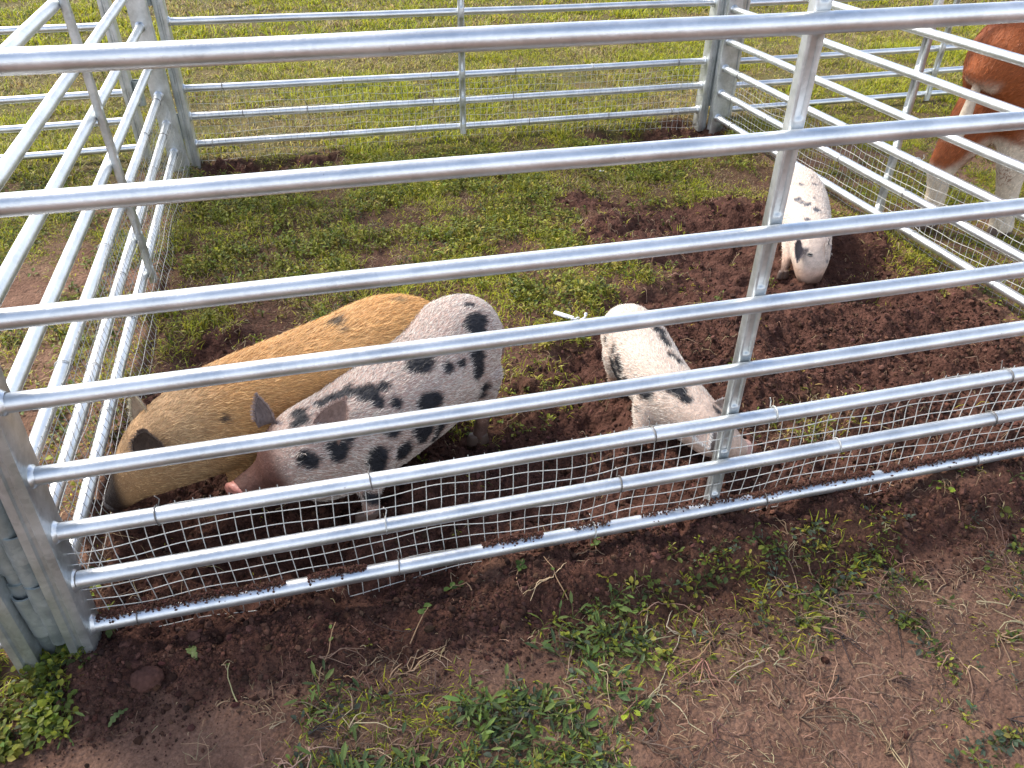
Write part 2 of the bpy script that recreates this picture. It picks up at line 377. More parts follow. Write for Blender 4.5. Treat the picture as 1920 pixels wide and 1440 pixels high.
def brace_part(x, yc, seed=0):
    """flat oval upright with a pressed hollow between every two rails"""
    wd, th = .0335, .024
    zs = [.05]; dep = [0.]
    ex = sorted(RAILZ) + [1.46]
    for a_, b_ in zip(ex[:-1], ex[1:]):
        lo, hi = a_ + .022, b_ - .022
        for t in (0, .02, .045, .075, .5, .925, .955, .98, 1):
            zs.append(lo + (hi - lo) * t); dep.append([0, .1, .55, 1, 1, 1, .55, .1, 0][[0, .02, .045, .075, .5, .925, .955, .98, 1].index(t)])
    zs = np.array(zs); dep = np.array(dep)
    u = np.array([-1, -.93, -.78, -.55, -.38, 0, .38, .55, .78, .93, 1]); dp = np.array([0, 0, 0, .15, 1, 1, 1, .15, 0, 0, 0])
    rnd = np.array([.55, .85, 1, 1, 1, 1, 1, 1, 1, .85, .55])
    front = np.stack([np.stack([x + u * wd / 2, yc - th / 2 * rnd + dp * d_ * .0068, np.full(11, z)], 1) for z, d_ in zip(zs, dep)])
    back = np.stack([np.stack([x + u[::-1] * wd / 2, yc + th / 2 * rnd - dp * d_ * .0062, np.full(11, z)], 1) for z, d_ in zip(zs, dep)])
    ring = np.concatenate([front, back], 1); k = 22; nz = len(zs); V = ring.reshape(-1, 3)
    j = np.arange(k); j2 = (j + 1) % k
    q = np.concatenate([np.stack([i * k + j, i * k + j2, (i + 1) * k + j2, (i + 1) * k + j], 1) for i in range(nz - 1)])
    V = np.concatenate([V, [[x, yc, zs[0]], [x, yc, zs[-1]]]])
    t = np.concatenate([np.stack([np.full(k, nz * k), j2, j], 1), np.stack([np.full(k, nz * k + 1), (nz - 1) * k + j, (nz - 1) * k + j2], 1)])
    return V, [q, t]

def wires(y, bulge, seed, ztop=.385, zlow=.0, x0=.03, wr_=.0011):
    rr = np.random.default_rng(seed); ph = rr.uniform(0, 6.28, 12); sp = .0362
    def off(x, z):
        k = np.clip((.36 - z) / .36, 0, 1)
        a_ = .0055 * np.sin(x * 5.1 + ph[0] + z * 4) + .004 * np.sin(x * 11.7 + ph[1] - z * 9) + .0022 * np.sin(x * 25 + ph[2])
        between = np.sin(np.clip((z - .084) / .139, 0, 3) * math.pi) ** 2
        return y + (a_ + .003) * (.35 + between) * .8 + bulge * (k ** 2) + np.where(z < .07, .006 * np.sin(x * 9 + ph[3]) * (1 - z / .07) * 1.6, 0)
    def zoff(x, z): return .0045 * np.sin(x * 6.3 + ph[4] + z * 12) + .003 * np.sin(x * 14 + ph[5]) + .002 * np.sin(x * 31 + z * 50)
    parts = []
    xs = np.arange(x0, PL - x0 + .001, .018); zrows = np.arange(zlow, ztop, sp)
    for z in zrows:
        parts.append(tube(np.stack([xs, off(xs, z), z + zoff(xs, z)], 1), wr_, 5, False))
    xc = np.arange(x0 + .012, PL - x0, .0335)
    for x in xc:
        xx = x + rr.normal(0, .0018); zz = np.linspace(zlow - .012, zrows[-1] + .006, 16); xw = xx + .003 * np.sin(zz * 21 + ph[6] + x * 3)
        parts.append(tube(np.stack([xw, off(xx, zz) + .0022, zz + zoff(xx, zz)], 1), wr_, 5, False))
    return parts

def ring(x, z, rr):
    th = np.linspace(-.3, 2 * math.pi - .1, 18); p = np.stack([x + .003 * np.sin(th * .5 + rr), (RR + .0016) * np.cos(th), z + (RR + .0016) * np.sin(th)], 1)
    tail = np.array([[x, RR + .004, z + .004], [x + .004, RR + .012, z + .016], [x - .002, RR + .010, z + .028]])
    return [tube(p, .0016, 5), tube(tail, .0013, 5)]

def sleeves(x, side):
    """two hinge sleeves welded to the outside of a post"""
    out = []
    for z0, z1 in side: out.append(hollow((x, 0, z0), (x, 0, z1), .0235, .0195))
    return out

def make_panel(root, mesh=True, shear=0., brace_x=PL * .505, brace_y=.0300, ext_sl=True, bulge=.012, seed=1, left_sl=((.30, .42), (.93, 1.05)), right_sl=((.12, .24), (.75, .87)), mesh_y=.0195, mesh_z=.0):
    for i, z in enumerate(RAILZ):
        rr = np.random.default_rng(seed * 50 + i)
        xa = .042 + shear * z; xs = np.concatenate([np.linspace(xa, xa + .02, 4), np.linspace(xa + .08, PL - .12, 24), np.linspace(PL - .064, PL - .042, 4)])
        sag = -.0022 * np.sin(np.pi * xs / PL) + .0006 * np.sin(xs * 7 + i)
        obj('rail', [tube(np.stack([xs, np.zeros_like(xs), z + sag], 1), RR, 22), bead(xa, z, 1, RR, seed + i), bead(PL - .042, z, -1, RR, seed + 20 + i)], M_RAIL, root)
    obj('post', extrude(post_prof(), -.03, 1.46, 0, shear), M_POST, root)
    pr = post_prof(); pr[:, 0] = PL - pr[:, 0]; obj('post', extrude(pr[::-1], -.03, 1.46), M_POST, root)
    obj('brace', brace_part(brace_x, brace_y), M_POST, root)
    for z0, z1 in left_sl: obj('hinge_sleeve', hollow((-.024 + shear * z0, .004, z0), (-.024 + shear * z1, .004, z1), .0245, .0205), M_PIPE, root)
    for z0, z1 in right_sl: obj('hinge_sleeve', hollow((PL + .024, .004, z0), (PL + .024, .004, z1), .0245, .0205), M_PIPE, root)
    if mesh:
        obj('wire_mesh', wires(mesh_y, bulge, seed, zlow=mesh_z, wr_=.00108 if seed == 1 else .00088), M_WIRE, root, smooth=False)
        rr = np.random.default_rng(seed + 3)
        for z in RAILZ[-3:]:
            for x in np.linspace(.14, PL - .2, 6) + rr.uniform(-.12, .12, 6):
                obj('wire_tie', ring(x, z, rr.uniform(0, 6)), M_TIE if rr.uniform() < .6 else M_WIRE, root)

def copy_panel(src, name, mesh):
    r = bpy.data.objects.new(name, None); C.objects.link(r); r.empty_display_size = .1
    for k in src.keys(): r[k] = src[k]
    for ch in list(src.children):
        if not mesh and ch.name.split('.')[0] in ('wire_mesh', 'wire_tie'): continue
        c = ch.copy(); C.objects.link(c); c.parent = r
    return r

def place(o, origin, ang, slope=0., lean=0.):
    """local x runs along ang, z up with a small slope and lean, y to the left"""
    X = Vector((math.cos(ang), math.sin(ang), slope)).normalized(); N = Vector((-math.sin(ang), math.cos(ang), 0))
    Z = (Vector((0, 0, 1)) + N * lean); Z = (Z - X * Z.dot(X)).normalized(); Y = Z.cross(X)
    o.matrix_world = Matrix(((X[0], Y[0], Z[0], origin[0]), (X[1], Y[1], Z[1], origin[1]), (X[2], Y[2], Z[2], origin[2]), (0, 0, 0, 1)))

GRP = 'galvanised yard panels of the animal pen'
front = empty('fence_panel', (0, 0, 0), 'near galvanised fence panel with soil on its bottom rail, in front of all the pigs', 'fence panel', GRP)
make_panel(front, shear=.045, brace_x=PL * .511, brace_y=.0310, seed=1, bulge=.006, mesh_y=.0200, left_sl=((.165, .24), (.31, .38), (.95, 1.06)), right_sl=((.36, .48), (.75, .87)))
place(front, (0, 0, 0), 0)

rear = empty('fence_panel', (0, 0, 0), 'far galvanised fence panel at the back of the pen, between the two rear corners', 'fence panel', GRP)
make_panel(rear, seed=2, bulge=.006)
place(rear, (.0152 + 2.946, 3.0754 + .027, -.018), math.pi + .0093, .008, .0047)

lft = empty('fence_panel', (0, 0, 0), 'left galvanised fence panel running from the near post to the back beside the yellow pig', 'fence panel', GRP)
make_panel(lft, seed=3, brace_x=PL * .452, bulge=.045, mesh_z=-.02)
a0 = math.pi / 2 - .0051; nearp = np.array([-.0474, .0578, -.0325]); farp = nearp + 2.924 * np.array([math.cos(a0), math.sin(a0), .0164])
place(lft, farp, a0 - math.pi, -.0164, -.0168)

rgt = copy_panel(rear, 'fence_panel', True)
tag(rgt, 'right galvanised fence panel with wire mesh between the pigs and the brown and white calf', 'fence panel', GRP)
place(rgt, (3.0025, 3.0345, -.0387), -math.pi / 2 + .028, .0137, -.0038)

exl = copy_panel(rear, 'fence_panel', False)
tag(exl, 'bare railed fence panel without mesh continuing left beyond the far left corner post', 'fence panel', GRP)
place(exl, (-.19, 3.16, -.02), math.pi + .01, .0, 0)
exr = copy_panel(rear, 'fence_panel', False)
tag(exr, 'bare railed fence panel without mesh behind the brown and white calf', 'fence panel', GRP)
place(exr, (3.08 + PL, 3.16, -.03), math.pi + .02, .0, 0)
exn = copy_panel(rear, 'fence_panel', False)
tag(exn, 'fence panel whose end post stands pinned beside the near left corner, rest out of frame', 'fence panel', GRP)
place(exn, (-.076, .028, -.03), math.pi - .02, 0, 0)

def pin(x, y, z0, z1, label, skew=.02, collar=None, lean=0.):
    p = empty('joining_pin', (x, y, 0), label, 'pin', 'pipe pins joining the fence panels')
    obj('pipe', hollow((lean * z0, 0, z0), (lean * z1, 0, z1), .0190, .0155, skew=skew), M_PIPE, p)
    if collar: obj('stop_collar', hollow((0, 0, collar[0]), (0, 0, collar[1]), .0235, .0192), M_PIPE, p)
    return p
pin(-.024, .004, .055, .45, 'stained pipe pin with slanted cut top beside the near left corner post', .022, None, .02)
pin(-.052, .024, -.01, .37, 'rust marked pipe pin between the end post and the near left corner post', .01, (-.01, .235))
pin(2.985, 3.07, .10, .46, 'short pipe pin between the two posts of the far right corner')
pin(-.02, 3.07, .10, .46, 'short pipe pin between the posts of the far left corner')

# ------------------------------------------------------------------ plants: vectorised blades, leaves, stems
def blades(P, az, lean, ln, wd, c0, c1, bend=.5):
    N = len(P); d = np.stack([np.cos(az), np.sin(az), np.zeros(N)], 1); s = np.stack([-np.sin(az), np.cos(az), np.zeros(N)], 1)
    rot = rng.uniform(-.9, .9, N); s = s * np.cos(rot)[:, None] + d * np.sin(rot)[:, None]
    up = np.array([0, 0, 1.])
    a0 = lean; a1 = lean + bend * rng.uniform(.2, 1.6, N)
    m = P + (ln * .5)[:, None] * (d * np.sin(a0)[:, None] + up * np.cos(a0)[:, None])
    t = m + (ln * .5)[:, None] * (d * np.sin(a1)[:, None] + up * np.cos(a1)[:, None])
    h = (wd / 2)[:, None] * s
    V = np.stack([P - h, P + h, m - h * .85, m + h * .85, t], 1).reshape(-1, 3)
    b_ = np.arange(N)[:, None] * 5
    q = b_ + np.array([[0, 1, 3, 2]]); tr = b_ + np.array([[2, 3, 4]])
    cm = (c0 + c1) / 2
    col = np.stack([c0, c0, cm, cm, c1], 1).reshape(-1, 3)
    return V, [q, tr], col

def leaves(P, D, Nn, ln, wd, col, fold=.25):
    """P base, D direction along leaf, Nn approximate normal"""
    N = len(P); S = np.cross(D, Nn); S /= np.linalg.norm(S, axis=1)[:, None] + 1e-9; U = np.cross(S, D)
    L = ln[:, None]; W = wd[:, None] / 2
    pt = lambda a_, s_, u_: P + D * L * a_ + S * W * s_ + U * W * u_
    V = np.stack([pt(0, 0, 0), pt(.28, .85, fold), pt(.68, .9, fold * .9), pt(1, 0, -.25), pt(.68, -.9, fold * .9), pt(.28, -.85, fold), pt(.5, 0, .0)], 1).reshape(-1, 3)
    b_ = np.arange(N)[:, None] * 7
    q = np.concatenate([b_ + np.array([[0, 6, 2, 1]]), b_ + np.array([[0, 5, 4, 6]])]); t = np.concatenate([b_ + np.array([[6, 3, 2]]), b_ + np.array([[6, 4, 3]])])
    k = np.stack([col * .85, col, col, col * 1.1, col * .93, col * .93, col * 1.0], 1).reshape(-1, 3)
    return V, [q, t], k

def stems(P, rad, col, sides=3):
    """P (N,K,3) polylines"""
    N, K, _ = P.shape
    T = np.gradient(P, axis=1); T /= np.linalg.norm(T, axis=2)[..., None] + 1e-9
    ref = np.array([.01, .02, 1.]); S = np.cross(T, ref); S /= np.linalg.norm(S, axis=2)[..., None] + 1e-9; U = np.cross(S, T)
    th = np.linspace(0, 2 * math.pi, sides, endpoint=False) + .5
    taper = np.linspace(1, .55, K)[None, :, None, None]
    V = P[:, :, None] + rad[:, None, None, None] * taper * (np.cos(th)[:, None] * S[:, :, None] + np.sin(th)[:, None] * U[:, :, None])
    V = V.reshape(-1, 3)
    base = (np.arange(N) * K * sides)[:, None, None] + (np.arange(K - 1) * sides)[None, :, None] + np.arange(sides)[None, None]
    nxt = (np.arange(N) * K * sides)[:, None, None] + (np.arange(K - 1) * sides)[None, :, None] + ((np.arange(sides) + 1) % sides)[None, None]
    q = np.stack([base, nxt, nxt + sides, base + sides], -1).reshape(-1, 4)
    return V, [q], np.repeat(col, K * sides, 0)

def catm(parts):
    Vs, q, t, cs = [], [], [], []; off = 0
    for V, Fs, c in parts:
        for f in Fs: (q if f.shape[1] == 4 else t).append(f + off)
        Vs.append(V); cs.append(c); off += len(V)
    return np.concatenate(Vs), ([np.concatenate(q)] if q else []) + ([np.concatenate(t)] if t else []), np.concatenate(cs)

def inview(x, y, m=.55):
    dx, dy = x - CAM[0], y - CAM[1]
    dep = .206 * dx + .7813 * dy + .5892 * CAM[2]; lat = .9685 * dx - .2489 * dy
    return (dep > .9) & (np.abs(lat) < dep * .657 + m)

def scatter(nn, x0, x1, y0, y1):
    x = rng.uniform(x0, x1, nn); y = rng.uniform(y0, y1, nn); k = inview(x, y); return x[k], y[k]

def mixcol(N, cols, wts, jit=.22):
    c = np.array(cols)[rng.choice(len(cols), N, p=np.array(wts) / sum(wts))]
    return np.clip(c * (1 + rng.normal(0, jit, (N, 1))) * (1 + rng.normal(0, .06, (N, 3))), .004, .9)

G_BRIGHT, G_MID, G_DARK = (.425, .425, .030), (.245, .270, .026), (.075, .102, .018)
YEL, TAN, BRN = (.50, .41, .14), (.42, .33, .17), (.16, .10, .055)

def grass_tufts(nt_, per, x0, x1, y0, y1, ln, wd, spread, pw=1.0, bias=0., lay=.6, thin=.30):
    """short turf as small tufts whose blades fan outwards, with bare gaps between them"""
    x, y = scatter(nt_, x0, x1, y0, y1); v, dg, isf = fields(x, y)
    pn = fbm(x, y, 2.1, 4, 91); pf = fbm(x, y * 1.9, .75, 3, 55); pm = fbm(x, y, 7, 3, 67)
    k = rng.uniform(0, 1, len(x)) < v ** pw * (thin + .95 * sstep(.36, .60, pm * .6 + pn * .4)); x, y, v, pn, pf, pm = x[k], y[k], v[k], pn[k], pf[k], pm[k]
    green = sstep(.36, .60, pn * .55 + pf * .45 + bias + rng.normal(0, .05, len(x))); big = .65 + .7 * sstep(.35, .65, pm) * rng.uniform(.6, 1.3, len(x))
    cnt = rng.integers(max(2, per - 4), per + 5, len(x)); r = np.repeat(np.arange(len(x)), cnt); N = len(r)
    ox, oy = rng.normal(0, spread, N), rng.normal(0, spread, N); az = np.arctan2(oy, ox) + rng.normal(0, .8, N); X, Y = x[r] + ox, y[r] + oy; Z = H(X, Y) - .004
    pick = rng.uniform(0, 1, N) < (.10 + .84 * green[r]); cg = mixcol(N, [G_BRIGHT, G_MID, G_DARK], [.55, .33, .12], .18); cd = mixcol(N, [YEL, TAN, BRN], [.45, .33, .22], .2)
    col = np.where(pick[:, None], cg, cd) * (.8 + .45 * pf[r])[:, None]
    L = rng.uniform(*ln, N) * big[r]; W = rng.uniform(*wd, N); lean = np.abs(rng.normal(lay, .35, N)) + np.where(pick, 0, .35)
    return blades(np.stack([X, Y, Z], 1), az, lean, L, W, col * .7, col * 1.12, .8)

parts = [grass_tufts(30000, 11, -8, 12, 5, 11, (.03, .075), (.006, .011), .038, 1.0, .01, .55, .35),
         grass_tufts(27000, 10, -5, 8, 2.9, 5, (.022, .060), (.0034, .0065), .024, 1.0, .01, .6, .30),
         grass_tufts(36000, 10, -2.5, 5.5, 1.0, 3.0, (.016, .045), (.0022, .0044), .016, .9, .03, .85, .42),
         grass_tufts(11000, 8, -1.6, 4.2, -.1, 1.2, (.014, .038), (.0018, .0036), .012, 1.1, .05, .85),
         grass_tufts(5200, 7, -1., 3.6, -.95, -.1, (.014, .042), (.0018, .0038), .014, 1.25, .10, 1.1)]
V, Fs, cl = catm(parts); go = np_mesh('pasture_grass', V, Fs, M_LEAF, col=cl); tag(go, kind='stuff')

def rosette(nn, x0, x1, y0, y1, size, pw, cols, wts, nl=(3, 7), need=.25, hgt=(.004, .022), wr=(.5, .95)):
    x, y = scatter(nn, x0, x1, y0, y1); v, dg, isf = fields(x, y); cn = fbm(x, y, 4.2, 3, 131)
    k = (rng.uniform(0, 1, len(x)) < np.clip(v, 0, 1) ** pw * sstep(.36, .60, cn + .06 * isf)) & (v > need * rng.uniform(0, 1, len(x)))
    x, y = x[k], y[k]; z = H(x, y); N = len(x); cnt = rng.integers(nl[0], nl[1], N); rep = np.repeat(np.arange(N), cnt); M = len(rep)
    s0 = rng.uniform(*size, N)[rep] * rng.uniform(.7, 1.2, M); az = rng.uniform(0, 6.283, M); reach = s0 * rng.uniform(.3, 1.2, M); hh = rng.uniform(*hgt, M)
    c0 = np.stack([x, y, z], 1)[rep]; P = c0 + np.stack([np.cos(az) * reach, np.sin(az) * reach, hh], 1)
    el = rng.normal(.12, .4, M); D = np.stack([np.cos(az) * np.cos(el), np.sin(az) * np.cos(el), np.sin(el)], 1)
    Nn = np.stack([rng.normal(0, .35, M), rng.normal(0, .35, M), np.ones(M)], 1)
    colr = mixcol(N, cols, wts, .15)[rep] * rng.uniform(.8, 1.2, (M, 1))
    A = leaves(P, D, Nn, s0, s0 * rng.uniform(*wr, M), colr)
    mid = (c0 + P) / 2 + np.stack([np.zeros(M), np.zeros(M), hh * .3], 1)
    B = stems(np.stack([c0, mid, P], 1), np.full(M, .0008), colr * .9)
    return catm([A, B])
GL = [(.125, .165, .024), (.235, .255, .026), (.060, .085, .022), (.34, .31, .05)]
parts = [rosette(12500, .0, 3.0, .9, 2.9, (.008, .021), .8, GL, [.26, .44, .06, .24], (4, 10), wr=(.3, .6), hgt=(.006, .040)),
         rosette(9000, -1.7, 0, .0, 3.0, (.008, .019), 1.0, GL, [.42, .28, .22, .08], (3, 8), wr=(.4, .85)),
         rosette(2500, 0, 3, 0., .9, (.007, .016), .8, GL, [.35, .4, .1, .15], need=.1, wr=(.3, .7)),
         rosette(12000, -.7, 3.4, -.95, -.03, (.007, .018), 1.1, GL + [(.085, .115, .070)], [.34, .16, .2, .06, .24], wr=(.35, .8), hgt=(.002, .014)),
         rosette(2900, -.15, 1.2, -.95, -.15, (.014, .036), 1.3, [(.125, .185, .050), (.17, .235, .055), (.065, .105, .04)], [.5, .3, .2], (3, 7), wr=(.18, .36), hgt=(.004, .02)),
         rosette(3600, -.5, .1, -.45, .06, (.011, .019), .9, GL, [.5, .35, .1, .05], wr=(.6, .95)),
         rosette(3600, 3.05, 4.6, .3, 2.8, (.008, .018), 1.0, GL, [.4, .3, .2, .1], wr=(.3, .7))]
V, Fs, cl = catm(parts); wo = np_mesh('broadleaf_weeds', V, Fs, M_LEAF, col=cl); tag(wo, kind='stuff')

def litter(nn, x0, x1, y0, y1, ln, rad, dens, cols, wts, K=6, lift=.012, curl=.6, fork=(1, 2)):
    """dead stems lying about; fork=(lo, hi) stems leave each root"""
    x, y = scatter(nn, x0, x1, y0, y1); v, dg, isf = fields(x, y); cn = fbm(x, y, 3.6, 3, 171)
    k = rng.uniform(0, 1, len(x)) < dens(v, dg, isf) * (.25 + 1.3 * sstep(.38, .62, cn)); x, y = x[k], y[k]
    cnt = rng.integers(fork[0], fork[1], len(x)); r = np.repeat(np.arange(len(x)), cnt); N = len(r)
    az = rng.uniform(0, 6.283, len(x))[r] + rng.normal(0, .75, N) * (fork[1] > 2); L = rng.uniform(*ln, N) * rng.uniform(.4, 1.1, N)
    P = np.zeros((N, K, 3)); cx, cy = x[r] + rng.normal(0, .002, N), y[r] + rng.normal(0, .002, N); st = L / (K - 1)
    for i in range(K):
        P[:, i, 0] = cx; P[:, i, 1] = cy; kink = np.where(rng.uniform(0, 1, N) < .3, 2.2, .45); az = az + rng.normal(0, 1, N) * curl * kink / math.sqrt(K); cx = cx + np.cos(az) * st; cy = cy + np.sin(az) * st
    arch = np.sin(np.linspace(0, math.pi, K))[None] * rng.uniform(.0, lift, N)[:, None] * 1.2
    P[:, :, 2] = H(P[:, :, 0].ravel(), P[:, :, 1].ravel()).reshape(N, K) + .0015 + arch + rng.uniform(0, .003, N)[:, None]
    return stems(P, rng.uniform(*rad, N), mixcol(len(x), cols, wts, .22)[r] * rng.uniform(.85, 1.15, (N, 1)), 4)
SC = [(.27, .175, .11), (.18, .108, .072), (.36, .28, .17), (.10, .06, .045), (.035, .026, .024)]
fr_d = lambda v, d, i: i * np.clip(.12 + .95 * np.clip(v * 1.6, 0, 1) + .35 * (1 - d), 0, 1) * (1 - .8 * d)
in_d = lambda v, d, i: (1 - i) * (.10 + .7 * v)
parts = [litter(1000, .3, 3.4, -.95, .0, (.04, .15), (.0009, .0019), fr_d, SC, [.36, .3, .1, .14, .10], 9, .014, .85, (2, 6)),
         litter(3600, .2, 3.4, -.95, .0, (.02, .06), (.0005, .0011), fr_d, SC, [.36, .3, .12, .14, .08], 6, .008, .7, (1, 4)),
         litter(28000, -.6, 3.4, -.95, .0, (.006, .028), (.0004, .0009), fr_d, SC, [.36, .3, .17, .12, .05], 4, .004, .5),
         litter(7500, 0, 3, .0, 2.9, (.02, .08), (.0006, .0012), in_d, SC, [.30, .2, .42, .08, 0], 6, .02, .9),
         litter(13000, 0, 3, .0, 2.9, (.010, .035), (.0005, .0010), in_d, SC, [.3, .25, .4, .05, 0], 4, .012, .6),
         litter(4000, -1.8, 0, .0, 3., (.02, .08), (.0006, .0013), in_d, SC, [.35, .3, .25, .1, 0], 6, .015, .9)]
V, Fs, cl = catm(parts); so = np_mesh('dry_plant_litter', V, Fs, M_STEM, col=cl, smooth=True); tag(so, kind='stuff')

# loose crumbs of soil
ICO = bmesh.new(); bmesh.ops.create_icosphere(ICO, subdivisions=1, radius=1); IV = np.array([v.co for v in ICO.verts]); IF = np.array([[v.index for v in f.verts] for f in ICO.faces]); ICO.free()
def crumbs(P, s, col):
    N = len(P); k = len(IV)
    ax = rng.normal(size=(N, 3)); ax /= np.linalg.norm(ax, axis=1)[:, None]; b2 = np.cross(ax, rng.normal(size=(N, 3))); b2 /= np.linalg.norm(b2, axis=1)[:, None]; b3 = np.cross(ax, b2)
    sc = s[:, None] * rng.uniform(.55, 1.15, (N, 3))
    v = IV[None] * (1 + rng.normal(0, .16, (N, k, 1)))
    V = P[:, None] + v[..., :1] * (ax * sc[:, :1])[:, None] + v[..., 1:2] * (b2 * sc[:, 1:2])[:, None] + v[..., 2:] * (b3 * sc[:, 2:])[:, None]
    F_ = (np.arange(N) * k)[:, None, None] + IF[None]
    return V.reshape(-1, 3), [F_.reshape(-1, 3)], np.repeat(col, k, 0)
x, y = scatter(130000, -.4, 3.3, -.8, 2.3); v, dg, isf = fields(x, y); cn = fbm(x, y, 5, 3, 211)
k = rng.uniform(0, 1, len(x)) < (.10 + .90 * dg) * (1 - .85 * v) * (.25 + .75 * sstep(.34, .58, cn)) * (1 - .6 * (y > .9)); x, y, isf, dg = x[k], y[k], isf[k], dg[k]
s = .0013 * rng.pareto(1.9, len(x)) + .0013; s = np.clip(s, 0, .011); z = H(x, y) + s * .25
cc = mixcol(len(x), [(.054, .0255, .0185), (.088, .043, .032), (.032, .0155, .012)], [.5, .28, .22], .15)
parts = [crumbs(np.stack([x, y, z], 1), s, cc)]
for nn_, bx in ((80000, (-.1, 3.2, -.42, .03)), (60000, (0, 3.0, .03, .95))):
    x, y = scatter(nn_, *bx); v, dg, isf = fields(x, y); cn = fbm(x, y, 7, 3, 233)
    k = rng.uniform(0, 1, len(x)) < dg * (1 - .8 * v) * (.15 + .85 * sstep(.36, .58, cn)); x, y = x[k], y[k]; s = np.clip(.0011 * rng.pareto(2.1, len(x)) + .0012, 0, .0085)
    parts.append(crumbs(np.stack([x, y, H(x, y) + s * .3], 1), s, mixcol(len(x), [(.054, .0255, .0185), (.088, .043, .032), (.032, .0155, .012)], [.5, .28, .22], .15)))
# soil lying on the bottom rail of the near panel
for xa, xb, dens in ((.06, .45, 700), (.50, .63, 260), (.90, 1.05, 200), (1.12, 1.22, 60), (1.60, 1.95, 700), (1.98, 2.5, 900), (1.3, 1.6, 120)):
    m = dens * 3; xx = rng.uniform(xa, xb, m); e = np.minimum(xx - xa, xb - xx) / (xb - xa) * 2; yy = rng.normal(.006, .007, m); hh = rng.uniform(0, 1, m) * .010 * np.sqrt(np.clip(e, 0, 1))
    ss = rng.uniform(.0012, .0036, m); zz = .084 + np.sqrt(np.maximum(RR ** 2 - yy ** 2, 0)) + hh + ss * .2
    zz = zz - .0022 * np.sin(np.pi * xx / PL)
    parts.append(crumbs(np.stack([xx, yy, zz], 1), ss, mixcol(m, [(.056, .026, .019), (.082, .040, .030)], [.6, .4], .15)))
V, Fs, cl = catm(parts); co = np_mesh('soil_crumbs', V, Fs, M_CLOD, col=cl); tag(co, kind='stuff')

# individual clods, leaves and sprigs on the bare soil in front
def clod(x, y, r, label, seed):
    bm = bmesh.new(); bmesh.ops.create_icosphere(bm, subdivisions=4, radius=1); V = np.array([v.co for v in bm.verts]); F_ = np.array([[q.index for q in f.verts] for f in bm.faces]); bm.free()
    nn = noise3(V + seed, 1.6, seed) - .5; n2 = noise3(V * 1. + seed, 5.5, seed + 3) - .5 + .6 * (noise3(V + seed, 14, seed + 5) - .5)
    V = V * (1 + nn * 1.3 + n2 * .45)[:, None] * np.array([1.1, .9, .75]) * r * .9
    o = np_mesh('dirt_clod', V, [F_], M_CLOD, col=np.tile([.075, .036, .028], (len(V), 1)), smooth=True)
    o.location = (x, y, float(H(np.array([x]), np.array([y]))[0]) + r * .16); o.rotation_euler = (0, 0, seed)
    return tag(o, label, 'clod', 'clods of soil in front of the pen')

def sprig(name, x, y, az, ln, label, nleaf=4, lsize=.014, rise=.012, stemcol=(.30, .19, .11), leafcol=(.10, .16, .035)):
    K = 7; a_ = az; cx, cy = x, y; pts = []
    for i in range(K):
        g = float(H(np.array([cx]), np.array([cy]))[0]); pts.append((cx, cy, g + .003 + rise * i / K)); a_ += rng.normal(0, .22); cx += math.cos(a_) * ln / (K - 1); cy += math.sin(a_) * ln / (K - 1)
    pts = np.array(pts); base = pts[0].copy()
    root = empty(name, base, label, 'plant', 'small plants on the bare soil in front')
    V, Fs, cl = stems((pts - base)[None], np.array([.0016]), np.array([stemcol]), 6); np_mesh('stem', V, Fs, M_STEM, root, cl, True)
    i0 = rng.integers(K - 3, K, nleaf); P = (pts - base)[i0] + rng.normal(0, .002, (nleaf, 3)); aa = rng.uniform(0, 6.28, nleaf)
    D = np.stack([np.cos(aa), np.sin(aa), rng.uniform(.1, .5, nleaf)], 1); D /= np.linalg.norm(D, axis=1)[:, None]
    c_ = np.array(leafcol) * rng.uniform(.7, 1.3, (nleaf, 1)); S_ = lsize * rng.uniform(.7, 1.3, nleaf)
    for q in range(nleaf):
        V, Fs, cl = leaves(P[q:q + 1], D[q:q + 1], np.array([[rng.normal(0, .3), rng.normal(0, .3), 1.]]), S_[q:q + 1], S_[q:q + 1] * .75, c_[q:q + 1]); np_mesh('leaf', V, Fs, M_LEAF, root, cl)
    return root

def loose_leaf(x, y, az, ln, wd, label, lobes=5, colr=(.16, .21, .07)):
    """lobed fallen leaf: a thin cupped blade with toothed edge"""
    K = 4 * lobes + 1; t = np.linspace(0, 1, K); prof = np.sin(np.pi * np.clip(t * .94 + .04, 0, 1)) ** .7 * (0.42 + .58 * np.abs(np.sin(t * lobes * math.pi)))
    ca, sa = math.cos(az), math.sin(az); V = []
    for side in (-1, -.5, 0, .5, 1):
        u = t * ln; wv = side * prof * wd / 2; bend = .15 * ln * np.sin(t * 2.2)
        X = u * ca - (wv + bend) * sa; Y = u * sa + (wv + bend) * ca; V.append(np.stack([X, Y, .004 + .004 * np.sin(t * 5) + .30 * abs(side) * prof * wd / 2], 1))
    V = np.concatenate(V); q = np.concatenate([np.stack([s_ * K + np.arange(K - 1), s_ * K + np.arange(1, K), (s_ + 1) * K + np.arange(1, K), (s_ + 1) * K + np.arange(K - 1)], 1) for s_ in range(4)])
    gz = H(V[:, 0] + x, V[:, 1] + y); z0 = float(gz.min()); V[:, 2] += gz - z0
    o = np_mesh('fallen_leaf', V, [q], M_LEAF, col=np.tile(colr, (len(V), 1)) * rng.uniform(.85, 1.15, (len(V), 1)), smooth=True)
    sm = o.modifiers.new('thick', 'SOLIDIFY'); sm.thickness = .0008
    o.location = (x, y, z0); return tag(o, label, 'leaf', 'green leaves lying on the bare soil')

